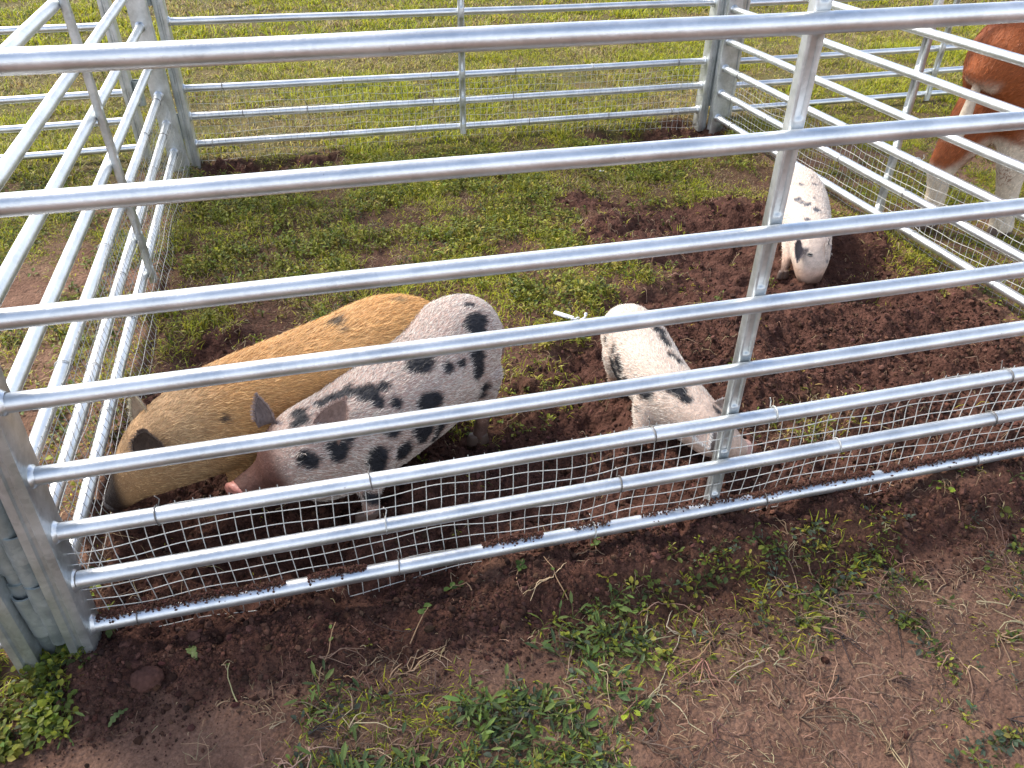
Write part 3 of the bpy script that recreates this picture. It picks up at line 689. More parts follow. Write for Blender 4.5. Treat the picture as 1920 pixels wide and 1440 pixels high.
# ------------------------------------------------------------------ animals
def spline(pts, n):
    pts = np.asarray(pts, float); k = len(pts); t = np.linspace(0, k - 1, n); i = np.clip(t.astype(int), 0, k - 2); f = (t - i)[:, None]
    p = np.concatenate([2 * pts[:1] - pts[1:2], pts, 2 * pts[-1:] - pts[-2:-1]]); p0, p1, p2, p3 = p[i], p[i + 1], p[i + 2], p[i + 3]
    return .5 * (2 * p1 + (p2 - p0) * f + (2 * p0 - 5 * p1 + 4 * p2 - p3) * f ** 2 + (3 * p1 - p0 - 3 * p2 + p3) * f ** 3)

def loft(rows, n=40, sides=24, ref=(0, 0, 1)):
    """rows: (x,y,z, half width, half height up, half height down)"""
    A = spline(rows, n); P = A[:, :3]; T = np.gradient(P, axis=0); T /= np.linalg.norm(T, axis=1)[:, None]
    S = np.cross(T, np.array(ref, float)); S /= np.linalg.norm(S, axis=1)[:, None]; U = np.cross(S, T)
    th = np.linspace(0, 2 * math.pi, sides, endpoint=False); c, s_ = np.cos(th), np.sin(th)
    c = np.sign(c) * np.abs(c) ** .9; s2 = np.sign(s_) * np.abs(s_) ** .9
    hb = np.where(s2[None] > 0, np.maximum(A[:, 4:5], .002), np.maximum(A[:, 5:6], .002))
    V = (P[:, None] + np.maximum(A[:, 3], .002)[:, None, None] * c[None, :, None] * S[:, None] + (hb * s2[None])[..., None] * U[:, None]).reshape(-1, 3)
    i = np.arange(n - 1)[:, None] * sides; j = np.arange(sides)[None]; j2 = (j + 1) % sides
    q = np.stack([i + j, i + j2, i + sides + j2, i + sides + j], -1).reshape(-1, 4)
    V = np.concatenate([V, P[:1], P[-1:]]); jj = np.arange(sides); jn = (jj + 1) % sides
    t = np.concatenate([np.stack([np.full(sides, n * sides), jn, jj], 1), np.stack([np.full(sides, n * sides + 1), (n - 1) * sides + jj, (n - 1) * sides + jn], 1)])
    return V, [q, t]

def fuse(parts, voxel, smooth=8):
    V, Fs = join(parts); tmp = np_mesh('tmp', V, Fs, M_SKIN)
    m = tmp.modifiers.new('r', 'REMESH'); m.mode = 'VOXEL'; m.voxel_size = voxel; m.adaptivity = 0
    s_ = tmp.modifiers.new('s', 'SMOOTH'); s_.factor = .5; s_.iterations = smooth
    bpy.context.view_layer.update(); dg = bpy.context.evaluated_depsgraph_get(); ev = tmp.evaluated_get(dg); me = ev.to_mesh()
    nv = len(me.vertices); Vo = np.empty(nv * 3, np.float32); me.vertices.foreach_get('co', Vo); Vo = Vo.reshape(-1, 3)
    me.calc_loop_triangles(); tri = np.empty(len(me.loop_triangles) * 3, np.int32); me.loop_triangles.foreach_get('vertices', tri); tri = tri.reshape(-1, 3)
    ev.to_mesh_clear(); d_ = tmp.data; bpy.data.objects.remove(tmp); bpy.data.meshes.remove(d_)
    return Vo.astype(float), tri

def hair_on(V, tri, n, flow, colf, length, width, lift, keep=None, seed=0, clump=.25):
    """flow(P)->direction, colf(P)->rgb, length(P)->m"""
    rr = np.random.default_rng(seed); A, B, D = V[tri[:, 0]], V[tri[:, 1]], V[tri[:, 2]]; cr = np.cross(B - A, D - A); ar = np.linalg.norm(cr, axis=1); nrm = cr / (ar[:, None] + 1e-12)
    f = rr.choice(len(tri), n, p=ar / ar.sum()); u = rr.uniform(0, 1, (n, 2)); fl = u.sum(1) > 1; u[fl] = 1 - u[fl]
    P = A[f] + (B - A)[f] * u[:, :1] + (D - A)[f] * u[:, 1:]; Nn = nrm[f]
    if keep is not None: k = keep(P); P, Nn = P[k], Nn[k]
    n = len(P); d = flow(P) + rr.normal(0, clump, (n, 3)); d = d - Nn * (d * Nn).sum(1)[:, None]; d /= np.linalg.norm(d, axis=1)[:, None] + 1e-9
    L = length(P) * rr.uniform(.6, 1.25, n); lf = lift * rr.uniform(.4, 1.5, n)
    d0 = d + Nn * lf[:, None]; d0 /= np.linalg.norm(d0, axis=1)[:, None]; d1 = d + Nn * (lf * .35)[:, None]; d1 /= np.linalg.norm(d1, axis=1)[:, None]
    s_ = np.cross(d, Nn); rot = rr.uniform(-.8, .8, n)[:, None]; s_ = s_ * np.cos(rot) + Nn * np.sin(rot)
    b0 = P - Nn * .001; m = b0 + d0 * (L * .5)[:, None]; t = m + d1 * (L * .5)[:, None]; h = s_ * width / 2
    VV = np.stack([b0 - h, b0 + h, m - h * .8, m + h * .8, t], 1).reshape(-1, 3); b_ = np.arange(n)[:, None] * 5
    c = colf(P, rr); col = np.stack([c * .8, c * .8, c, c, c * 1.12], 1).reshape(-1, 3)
    return VV, [b_ + np.array([[0, 1, 3, 2]]), b_ + np.array([[2, 3, 4]])], np.clip(col, .003, .95)

def spotted(base, spots, jit=.16):
    """colour by place on the coat; spots: (x,y,z,r,(rgb))"""
    def f(P, rr=None):
        N = len(P); c = np.array(base(P) if callable(base) else np.tile(base, (N, 1)), float)
        wob = (noise3(P, 38, 3) - .5) * .018 + (noise3(P, 90, 8) - .5) * .010
        for (x, y, z, r, k) in spots:
            d_ = np.sqrt(((P - np.array([x, y, z])) ** 2).sum(1)) + wob
            if rr is not None: d_ = d_ + rr.normal(0, .0032, N)
            t = sstep(r + .006, r - .004, d_)[:, None]; c = c * (1 - t) + np.array(k) * t
        if rr is not None: c = c * (1 + rr.normal(0, jit, (N, 1)))
        return np.clip(c, .003, .95)
    return f

def ear(base, tip, face, width, cup=.45, thick=.006, n=9, rnd=False):
    base, tip, face = np.array(base, float), np.array(tip, float), np.array(face, float)
    D = tip - base; L = np.linalg.norm(D); D /= L; face = face - D * face.dot(D); face /= np.linalg.norm(face); W = np.cross(D, face)
    s_ = np.linspace(-.12, 1, n); pw = np.clip(1 - np.clip(s_, 0, 1) ** 1.55, 0, 1) ** .72 * (1.0 + .12 * np.sin(np.clip(s_, 0, 1) * 3)); pw = np.clip(1 - np.clip(s_, 0, 1) ** 3.2, 0, 1) ** .6 if rnd else pw; pw[-1] = .28 if rnd else .07
    t = np.linspace(-1, 1, 9); Vs = []
    for sg in (0, 1):
        G = base + D * L * s_[:, None, None] + W * (width / 2 * pw[:, None] * t[None])[..., None] + face * (cup * width / 2 * pw[:, None] * (t[None] ** 2) - .10 * L * np.sin(np.clip(s_, 0, 1) * 2.4)[:, None] - sg * thick * (1 - .6 * np.abs(t[None])) * (1 - .5 * np.clip(s_, 0, 1))[:, None])[..., None]
        Vs.append(G.reshape(-1, 3))
    V = np.concatenate(Vs); m = 9; q = []
    for i in range(n - 1):
        for j in range(m - 1):
            a_ = i * m + j; q.append((a_, a_ + 1, a_ + m + 1, a_ + m)); o_ = n * m; q.append((o_ + a_, o_ + a_ + m, o_ + a_ + m + 1, o_ + a_ + 1))
    bd = [i * m for i in range(n)] + [(n - 1) * m + j for j in range(1, m)] + [i * m + m - 1 for i in range(n - 2, -1, -1)] + [j for j in range(m - 2, 0, -1)]
    for a_, b_ in zip(bd, bd[1:] + bd[:1]): q.append((a_, b_, b_ + n * m, a_ + n * m))
    return V, [np.array(q)]

def tris(Fs):
    out = []
    for f in Fs:
        if f.shape[1] == 4: out += [f[:, [0, 1, 2]], f[:, [0, 2, 3]]]
        else: out.append(f)
    return np.concatenate(out)

def ball(c, r, sx=(1, 1, 1), sub=2):
    bm = bmesh.new(); bmesh.ops.create_icosphere(bm, subdivisions=sub, radius=r); V = np.array([v.co for v in bm.verts]) * np.array(sx) + np.array(c); F_ = np.array([[q.index for q in f.verts] for f in bm.faces]); bm.free(); return V, [F_]

def animal(name, label, cat, group, base, body, legs, ears, tail, eyes, nose, coat, skin, hair_n, hair_len, voxel=.0085, hair_w=.0013, lift=.32, ear_skin=(.10, .07, .06), ear_hair=None, nose_col=(.42, .2, .17), hoof_r=1.0, clump=.25, nohair=None):
    B = np.array(base, float); root = empty(name, base, label, cat, group)
    rows = np.array(body, float); rows[:, :3] -= B
    lofts = [loft(rows, 56, 28)]
    for lg in legs:
        g = np.array(lg, float); g[:, :3] -= B; lofts.append(loft(np.c_[g[:, :4], g[:, 3], g[:, 3]], 20, 14, (1, .3, .05)))
    V, tri = fuse(lofts, voxel)
    sk = skin(V + B)
    bo = np_mesh('body', V, [tri], M_SKIN, root, col=sk, smooth=True)
    sp_ = spline(rows[:, :3], 80); tg = np.gradient(sp_, axis=0); tg /= np.linalg.norm(tg, axis=1)[:, None]
    def flow(P):
        i = np.array([np.argmin(((sp_ - p) ** 2).sum(1)) for p in P]) if len(P) < 10 else np.concatenate([np.argmin(((sp_[None] - P[a_:a_ + 4000, None]) ** 2).sum(2), 1) for a_ in range(0, len(P), 4000)])
        return -tg[i] + np.array([0, 0, -.35])
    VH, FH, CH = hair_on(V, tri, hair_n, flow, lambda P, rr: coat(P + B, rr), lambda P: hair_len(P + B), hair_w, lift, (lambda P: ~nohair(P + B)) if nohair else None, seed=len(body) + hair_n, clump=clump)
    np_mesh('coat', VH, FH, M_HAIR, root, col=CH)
    for e in ears:
        VE, FE = ear(np.array(e[0]) - B, np.array(e[1]) - B, e[2], e[3], rnd=len(e) > 5); ec = np.tile(np.array(e[4] if len(e) > 4 else ear_skin), (len(VE), 1))
        eo = np_mesh('ear', VE, FE, M_SKIN, root, col=ec, smooth=True)
        dirv = np.array(e[1]) - np.array(e[0]); dirv = dirv / np.linalg.norm(dirv); hc = np.array(ear_hair if ear_hair is not None else e[4] if len(e) > 4 else ear_skin)
        VH, FH, CH = hair_on(VE, tris(FE), 900, lambda P: np.tile(dirv, (len(P), 1)), lambda P, rr: np.clip(hc * (1 + rr.normal(0, .25, (len(P), 1))), .003, .9), lambda P: np.full(len(P), .010), hair_w * .9, .35, seed=5)
        np_mesh('ear_hair', VH, FH, M_HAIR, eo, col=CH)
        rim = np.clip(hc * 2.2 + .06, 0, .7); nb = 9 * 9; eb = VE[:nb].reshape(9, 9, 3); edge = np.concatenate([eb[2:, 0], eb[8, 1:8], eb[2:, 8][::-1]]); ii = rng.integers(0, len(edge) - 1, 420); tt = rng.uniform(0, 1, (420, 1)); pe = edge[ii] * (1 - tt) + edge[ii + 1] * tt  # fringe hairs brighter than the ear, rim light put into their colour
        out = pe - eb[3:5, 4].mean(0); out = out / np.linalg.norm(out, axis=1)[:, None] + dirv * .5 + rng.normal(0, .25, (420, 3)); out /= np.linalg.norm(out, axis=1)[:, None]
        VR, FR, CR = stems(np.stack([pe - out * .002, pe + out * .0045, pe + out * .009 * rng.uniform(.6, 1.3, (420, 1))], 1), np.full(420, .00045), np.tile(rim, (420, 1)) * rng.uniform(.7, 1.2, (420, 1)))
        np_mesh('ear_fringe', VR, FR, M_HAIR, eo, col=CR)
    if tail is not None:
        g = spline(np.array(tail, float), 18); V2, F2 = tube(g[:, :3] - B, g[:, 3], 8); np_mesh('tail', V2, F2, M_SKIN, root, col=skin(V2 + B), smooth=True)
    for e in eyes:
        c = np.array(e[0]) - B; j_ = np.argmin(((V - c) ** 2).sum(1)); near = V[((V - c) ** 2).sum(1) < .02 ** 2]; ctr = sp_[np.argmin(((sp_ - V[j_]) ** 2).sum(1))]; on = V[j_] - ctr; on /= np.linalg.norm(on)
        c = V[j_] - on * e[1] * .35; eo = np_mesh('eye', *ball(c, e[1]), M_EYE, root, smooth=True)
        fw_ = -tg[np.argmin(((sp_ - V[j_]) ** 2).sum(1))] * -1; upv = np.array([0, 0, 1.]) - on * on[2]; upv /= np.linalg.norm(upv); sd = np.cross(on, upv); lid = []
        for sg in (1, -1):
            aa = np.linspace(-1.25, 1.25, 9); arc = np.stack([c + on * e[1] * (.80 * math.cos(.0) - .35 * abs(q_)) + sd * e[1] * 1.15 * math.sin(q_) + upv * sg * e[1] * (.75 * math.cos(q_)) for q_ in aa]); lid.append(tube(arc, e[1] * .36, 8))
        Vl, Fl = join(lid); np_mesh('eyelid', Vl, Fl, M_SKIN, eo, col=np.minimum(skin(Vl + B) * .35, .12), smooth=True)
        lq = rng.uniform(-1.1, 1.1, 22); lp = c + on * e[1] * .9 + sd * (e[1] * 1.1 * np.sin(lq))[:, None] + upv * (e[1] * .8 * np.cos(lq))[:, None]; ld = on * .8 + upv * rng.uniform(-.5, .3, (22, 1)) + sd * (np.sin(lq) * .5)[:, None]
        VL, FL, CLs = stems(np.stack([lp, lp + ld * e[1] * .45, lp + ld * e[1] * .8 - upv * e[1] * .35], 1), np.full(22, .0004), np.tile((.62, .56, .50), (22, 1))); np_mesh('eyelash', VL, FL, M_HAIR, eo, col=CLs)
    if nose is not None:
        c, d_, r_ = np.array(nose[0]) - B, np.array(nose[1], float), nose[2]; d_ /= np.linalg.norm(d_); s_ = np.cross(d_, (0, 0, 1)); s_ /= np.linalg.norm(s_); u_ = np.cross(s_, d_)
        th = np.linspace(0, 2 * math.pi, 28, endpoint=False); Vn = []; prof = [(-.5, .9), (-.22, 1.0), (0, 1.1), (.13, 1.02), (.2, .84), (.19, .6), (.16, .35), (.15, .12)]
        for x_, k_ in prof: Vn.append(c + d_ * x_ * r_ + r_ * k_ * (1.08 * np.cos(th)[:, None] * s_ + .92 * np.sin(th)[:, None] * u_))
        Vn = np.concatenate(Vn + [(c + d_ * .15 * r_)[None]]); k_ = 28; j = np.arange(k_); j2 = (j + 1) % k_
        q = np.concatenate([np.stack([i * k_ + j, i * k_ + j2, (i + 1) * k_ + j2, (i + 1) * k_ + j], 1) for i in range(len(prof) - 1)]); t = np.stack([np.full(k_, len(prof) * k_), (len(prof) - 1) * k_ + j, (len(prof) - 1) * k_ + j2], 1)
        cn = np.tile(nose_col, (len(Vn), 1)).astype(float)
        no = np_mesh('snout', Vn, [q, t], M_NOSE, root, col=cn, smooth=True)
        for sg in (-1, 1): np_mesh('nostril', *ball(c + d_ * .165 * r_ + s_ * sg * r_ * .40, r_ * .20, (.9, .9, 1.25)), M_EYE, no, smooth=True)
    for lg in legs:
        p = np.array(lg[-1][:3]) - B; r_ = lg[-1][3] * hoof_r
        for sg in (-1, 1):
            V2, F2 = loft([(p[0] + sg * r_ * .45, p[1], p[2] + .018, r_ * .55, r_ * .7, r_ * .7), (p[0] + sg * r_ * .5, p[1], p[2] + .006, r_ * .62, r_ * .85, r_ * .85), (p[0] + sg * r_ * .5, p[1], p[2] - .014, r_ * .66, r_ * .95, r_ * .95)], 8, 12, (1, .2, .1))
            np_mesh('trotter' if cat == 'pig' else 'hoof', V2, F2, M_HOOF, root, smooth=True)
    return root

def pig_legs(sh, hp, hd, feet, r=.030):
    """front pair then rear pair; sh/hp = shoulder and hip centre, hd heading, feet: 4 ground points (front left, front right, rear left, rear right)"""
    hd = np.array(hd, float); hd /= np.linalg.norm(hd); lf = np.array([-hd[1], hd[0]]); out = []
    for i, ft in enumerate(feet):
        c = np.array(sh if i < 2 else hp, float); sg = 1 if i % 2 == 0 else -1; top = np.r_[c[:2] + lf * sg * (.075 if r > .025 else .050), c[2]]; ft = np.array(ft, float); fz = float(H(np.array([ft[0]]), np.array([ft[1]]))[0])
        f3 = np.r_[ft, fz + .010]
        kn = top * .42 + f3 * .58; an = top * .14 + f3 * .86
        if i < 2: kn[:2] += hd * .008
        else: kn[:2] -= hd * .022; an[:2] -= hd * .012
        k = 1.0 if i < 2 else 1.25
        out.append([(*top, r * 1.9 * k), (*(top * .72 + f3 * .28), r * 1.55 * k), (*kn, r * .98), (*an, r * .72), (f3[0] + hd[0] * .006, f3[1] + hd[1] * .006, f3[2] + .004, r * .80)])
    return out
BLACK = (.012, .013, .018)
def muddy(f):
    """dried mud on feet, pasterns and the lower legs"""
    def g(P, *a):
        c = f(P, *a); z = P[:, 2] + (noise3(P, 26, 71) - .5) * .085; t = (sstep(.062, .020, z) * .85)[:, None]
        return c * (1 - t) + np.array([.060, .030, .022]) * t
    return g
clod(.155, -.115, .030, 'largest reddish dirt clod on the bare soil left of centre', 3)
clod(.105, -.035, .014, 'small round dirt clod near the foot of the left corner post', 4)
clod(.245, -.040, .013, 'small dirt clod just above the toothed fallen leaf', 6)
loose_leaf(.255, -.105, 1.75, .055, .022, 'toothed green fallen leaf lying upright right of the largest clod', 4)
loose_leaf(.085, -.200, .75, .050, .015, 'narrow green fallen leaf below the largest clod', 5)
loose_leaf(.062, .006, 1.2, .030, .020, 'pale triangular fallen leaf at the foot of the near left corner post', 2)
sprig('weed_sprig', .50, -.20, 1.55, .13, 'tall bare stem with a small leaf on red soil left of centre', 2)
sprig('weed_sprig', .335, -.21, 1.75, .085, 'thin curved greenish stem standing on red soil beside the leaf patch', 1, .010, stemcol=(.30, .28, .14))
sprig('weed_sprig', .70, -.155, 1.5, .10, 'pinkish stem topped with green leaves on bare soil at centre', 5, .017)
sprig('weed_sprig', .86, -.06, 1.9, .06, 'leafy seedling just below the bottom rail left of centre', 6, .016)
sprig('weed_sprig', .965, -.07, 1.4, .05, 'small leafy seedling below the rail at centre', 6, .015)
sprig('weed_sprig', 1.17, -.045, 1.2, .06, 'seedling with pale leaves under the wire mesh right of centre', 6, .015)
sprig('weed_sprig', 1.07, -.14, 1.6, .11, 'forked dry stem with one round leaf on loose soil', 1, .016)
sprig('weed_sprig', 2.06, .005, 1.5, .05, 'tiny green seedling at the rail near the right edge', 4, .014)
# white plastic strip and scrap inside the pen
t = empty('plastic_strip', (1.450, 1.045, float(H(np.array([1.45]), np.array([1.045]))[0]) + .024), 'white plastic strip with a thin broken tail lying on the weeds inside the pen', 'plastic strip')
bm = bmesh.new(); bmesh.ops.create_cube(bm, size=1)
for v in bm.verts: v.co = Vector((v.co.x * .075, v.co.y * .022, v.co.z * .007))
bmesh.ops.bevel(bm, geom=bm.edges[:], offset=.0022, segments=3, affect='EDGES')
me = bpy.data.meshes.new('blade'); bm.to_mesh(me); bm.free(); me.materials.append(M_PLASTIC); o = bpy.data.objects.new('blade', me); C.objects.link(o); o.parent = t; o.location = (-.012, .018, .012); o.rotation_euler = (0, .12, -.62)
pth = spline([(.016, -.004, .006, 0), (.035, -.012, .002, 0), (.048, -.012, .004, 0), (.060, -.008, .008, 0), (.066, .000, .014, 0)], 16)[:, :3]
obj('tail', [tube(pth, .0036 + .0016 * np.sin(np.arange(16) * 1.9) ** 2, 8), ball((.066, .001, .015), .007, (1, .8, 1.1)), ball((.034, -.004, .007), .006, (1.3, .8, .8))], M_PLASTIC, t)
V2, F2 = ball((0, 0, 0), .009, (1.5, .8, .45)); V2 = V2 * (1 + (noise3(V2, 90, 2) - .5) * .7)[:, None]
o = np_mesh('paper_scrap', V2, F2, M_PLASTIC, smooth=True); o.location = (2.07, 2.42, float(H(np.array([2.07]), np.array([2.42]))[0]) + .012); tag(o, 'tiny white scrap in the grass near the back of the pen', 'scrap')

PG = 'small pigs in the pen'
# --- yellow pig
def base_y(P):
    t = noise3(P, 9, 4)[:, None]; c = np.array([.62, .35, .125]) * (1 - t) + np.array([.76, .48, .21]) * t
    h = sstep(.40, .22, P[:, 0] + .2 * (P[:, 1] - .45))[:, None] * .7; c = c * (1 - h) + np.array([.53, .40, .245]) * h
    m = sstep(.085, .045, P[:, 0])[:, None]; return c * (1 - m) + np.array([.03, .02, .017]) * m
SP_Y = [(.633, .61, .388, .020, (.13, .09, .055)), (.651, .567, .387, .010, (.2, .13, .07)), (.347, .371, .299, .010, (.10, .07, .05)), (.812, .675, .398, .016, (.38, .26, .13))]
coat_y = spotted(base_y, SP_Y, .2)
def skin_y(P): return coat_y(P) * np.array([.60, .52, .48])  # skin darker than the coat, imitating shade between the hairs
animal('pig', 'golden yellow pig with its snout down in the near left corner of the pen', 'pig', PG, (.46, .55, 0),
       [(.915, .715, .24, .03, .03, .03), (.905, .712, .245, .085, .09, .10), (.86, .69, .25, .122, .13, .14), (.77, .65, .25, .142, .155, .15), (.65, .60, .24, .148, .150, .155), (.53, .555, .235, .148, .142, .155),
        (.41, .51, .23, .142, .138, .15), (.31, .475, .225, .128, .13, .14), (.235, .45, .21, .112, .115, .125), (.17, .43, .185, .098, .10, .11), (.115, .42, .145, .074, .075, .085), (.075, .418, .105, .05, .05, .055), (.045, .418, .072, .038, .036, .038), (.022, .42, .05, .030, .030, .030)],
       pig_legs((.37, .495, .20), (.80, .665, .21), (-.93, -.36), [(.31, .40), (.27, .56), (.80, .57), (.74, .75)], .031),
       [((.176, .350, .243), (.168, .345, .312), (-.3, -.9, .2), .082, (.065, .045, .036), 1), ((.150, .475, .258), (.124, .500, .318), (-.6, -.5, .2), .08, (.34, .27, .20))],  # near ear coloured dark: shade of its backlit front put into the colour
       [(.93, .72, .27, .010), (.952, .735, .23, .008), (.955, .74, .17, .006), (.945, .735, .12, .004)],
       [((.112, .352, .224), .0085), ((.10, .492, .185), .0095)], ((.022, .42, .05), (-.6, .02, -.55), .030),
       muddy(coat_y), muddy(skin_y), 52000, lambda P: .009 + .013 * sstep(.05, .3, P[:, 0]) * sstep(.03, .12, P[:, 2]) + .007 * sstep(.33, .38, P[:, 2]), nose_col=(.03, .02, .018))

# --- spotted pig
def base_s(P):
    t = noise3(P, 11, 14)[:, None]; c = np.array([.66, .605, .55]) * (1 - t) + np.array([.47, .415, .37]) * t
    m = sstep(.520, .462, P[:, 0] + .45 * np.abs(P[:, 2] - .235)  + .05 * (noise3(P, 30, 6) - .5))[:, None]; c = c * (1 - m) + np.array([.125, .066, .052]) * m
    lg = sstep(.10, .05, P[:, 2])[:, None]; return c * (1 - lg) + np.array([.46, .34, .27]) * lg
SP_S = [(1.015, 0.558, 0.372, 0.028, BLACK), (1.011, 0.527, 0.354, 0.028, BLACK), (1, 0.536, 0.368, 0.028, BLACK), (0.996, 0.479, 0.308, 0.0291, BLACK), (0.996, 0.466, 0.27, 0.0246, BLACK), (0.993, 0.496, 0.337, 0.019, BLACK), (1.014, 0.486, 0.193, 0.0213, BLACK), (1.012, 0.491, 0.167, 0.0134, BLACK), (0.839, 0.43, 0.342, 0.0291, BLACK), (0.817, 0.423, 0.34, 0.0213, BLACK), (0.904, 0.425, 0.321, 0.0146, BLACK), (0.693, 0.358, 0.329, 0.0246, BLACK), (0.709, 0.332, 0.317, 0.019, BLACK), (0.678, 0.341, 0.327, 0.0179, BLACK), (0.757, 0.335, 0.302, 0.0146, BLACK), (0.836, 0.356, 0.268, 0.0291, BLACK), (0.859, 0.369, 0.266, 0.0213, BLACK), (0.824, 0.344, 0.257, 0.0224, BLACK), (0.824, 0.334, 0.19, 0.0291, BLACK), (0.807, 0.323, 0.22, 0.0202, BLACK), (0.864, 0.366, 0.167, 0.0202, BLACK), (0.853, 0.371, 0.136, 0.0179, BLACK), (0.76, 0.291, 0.18, 0.0269, BLACK), (0.751, 0.284, 0.179, 0.0213, BLACK), (0.693, 0.244, 0.216, 0.0291, BLACK), (0.688, 0.239, 0.192, 0.0246, BLACK), (0.725, 0.285, 0.27, 0.0246, BLACK), (0.741, 0.287, 0.252, 0.019, BLACK), (0.612, 0.217, 0.284, 0.0179, BLACK), (0.6, 0.206, 0.274, 0.0213, BLACK), (0.588, 0.212, 0.294, 0.0134, BLACK), (0.633, 0.239, 0.295, 0.0168, BLACK), (0.522, 0.308, 0.332, 0.0202, BLACK), (0.529, 0.279, 0.333, 0.0202, BLACK), (0.513, 0.271, 0.329, 0.0157, BLACK), (0.528, 0.191, 0.285, 0.0179, BLACK), (0.542, 0.187, 0.275, 0.0157, BLACK), (0.534, 0.183, 0.268, 0.0123, BLACK), (0.602, 0.347, 0.332, 0.019, BLACK), (0.576, 0.329, 0.334, 0.0168, BLACK), (0.631, 0.358, 0.332, 0.019, BLACK), (0.661, 0.362, 0.332, 0.019, BLACK), (0.669, 0.218, 0.101, 0.019, BLACK), (0.657, 0.221, 0.111, 0.0134, BLACK), (1.004, 0.61, 0.391, 0.0146, BLACK), (0.65, 0.387, 0.333, 0.0123, BLACK), (0.946, 0.445, 0.315, 0.0123, BLACK), (0.734, 0.372, 0.328, 0.0134, BLACK)]
coat_s = spotted(base_s, SP_S, .26)
SK_S = spotted(lambda P: base_s(P) * np.array([.58, .45, .42]), SP_S)  # pinker skin, also darkened to paint shadow gaps among the hairs
animal('pig', 'pinkish white pig with black spots and pink snout beside the yellow pig', 'pig', PG, (.72, .42, 0),
       [(1.068, .69, .235, .03, .03, .03), (1.056, .683, .24, .085, .09, .10), (1.015, .66, .248, .118, .135, .14), (.945, .605, .25, .137, .148, .15), (.86, .535, .228, .146, .146, .155), (.77, .475, .207, .147, .142, .15),
        (.69, .41, .200, .141, .138, .142), (.62, .348, .213, .126, .122, .152), (.56, .305, .230, .116, .107, .150), (.512, .280, .230, .108, .098, .142), (.472, .270, .215, .092, .078, .120), (.438, .268, .190, .060, .052, .082), (.410, .266, .175, .050, .042, .055), (.384, .262, .164, .044, .038, .044), (.358, .254, .152, .041, .037, .040)],
       pig_legs((.645, .355, .20), (.965, .615, .21), (-.76, -.65), [(.655, .215), (.55, .37), (1.01, .545), (.89, .70)], .030),
       [((.592, .250, .312), (.632, .256, .388), (-.55, -.75, .3), .080, (.20, .135, .115)), ((.452, .325, .310), (.434, .345, .368), (-.60, -.75, .3), .058, (.16, .125, .12))],
       [(1.085, .70, .27, .010), (1.115, .715, .25, .008), (1.13, .72, .20, .006), (1.125, .715, .14, .004)],
       [((.517, .195, .290), .0085), ((.420, .335, .245), .0095)], ((.356, .252, .152), (-.70, -.64, -.16), .040),
       muddy(coat_s), muddy(SK_S), 52000, lambda P: .006 + .011 * sstep(.42, .55, P[:, 0]) * sstep(.05, .14, P[:, 2]), nose_col=(.46, .19, .15))

# --- rooting white pig, middle right
def base_w(P):
    t = noise3(P, 10, 24)[:, None]; c = np.array([.72, .665, .60]) * (1 - t) + np.array([.58, .52, .46]) * t
    lg = sstep(.10, .05, P[:, 2])[:, None] * sstep(.2, .25, P[:, 1])[:, None]; return c * (1 - lg) + np.array([.55, .42, .34]) * lg
SP_W = [(1.569, 0.561, 0.25, 0.0246, BLACK), (1.565, 0.522, 0.249, 0.019, BLACK), (1.566, 0.497, 0.246, 0.0123, BLACK), (1.432, 0.575, 0.152, 0.0202, BLACK), (1.435, 0.56, 0.132, 0.0235, BLACK), (1.439, 0.539, 0.12, 0.0235, BLACK), (1.437, 0.505, 0.128, 0.0179, BLACK), (1.436, 0.467, 0.152, 0.0157, BLACK), (1.426, 0.594, 0.1, 0.0134, BLACK), (1.459, 0.369, 0.18, 0.0202, BLACK), (1.454, 0.385, 0.177, 0.0157, BLACK), (1.514, 0.334, 0.22, 0.0213, BLACK), (1.528, 0.317, 0.217, 0.0224, BLACK), (1.535, 0.289, 0.206, 0.0146, BLACK), (1.543, 0.281, 0.204, 0.0112, BLACK), (1.423, 0.358, 0.134, 0.0123, BLACK), (1.557, 0.446, 0.243, 0.00896, BLACK), (1.571, 0.418, 0.234, 0.00896, BLACK), (1.439, 0.658, 0.183, 0.0112, BLACK), (1.575, 0.207, 0.138, 0.019, BLACK), (1.562, 0.212, 0.123, 0.0146, BLACK), (1.591, 0.198, 0.095, 0.0146, BLACK), (1.606, 0.198, 0.073, 0.0112, BLACK), (1.616, 0.249, 0.177, 0.0134, BLACK), (1.608, 0.258, 0.185, 0.0112, BLACK)] + [(1.53, .62, .258, .022, (.55, .40, .32)), (1.445, .58, .185, .020, BLACK), (1.448, .545, .180, .022, BLACK), (1.452, .515, .170, .022, BLACK), (1.565, .210, .135, .022, (.36, .26, .21)), (1.590, .205, .125, .026, (.20, .165, .15)), (1.600, .198, .105, .020, (.12, .10, .095))]
coat_w = spotted(base_w, SP_W, .14)
SK_W = spotted(lambda P: base_w(P) * np.array([.80, .66, .60]), SP_W)
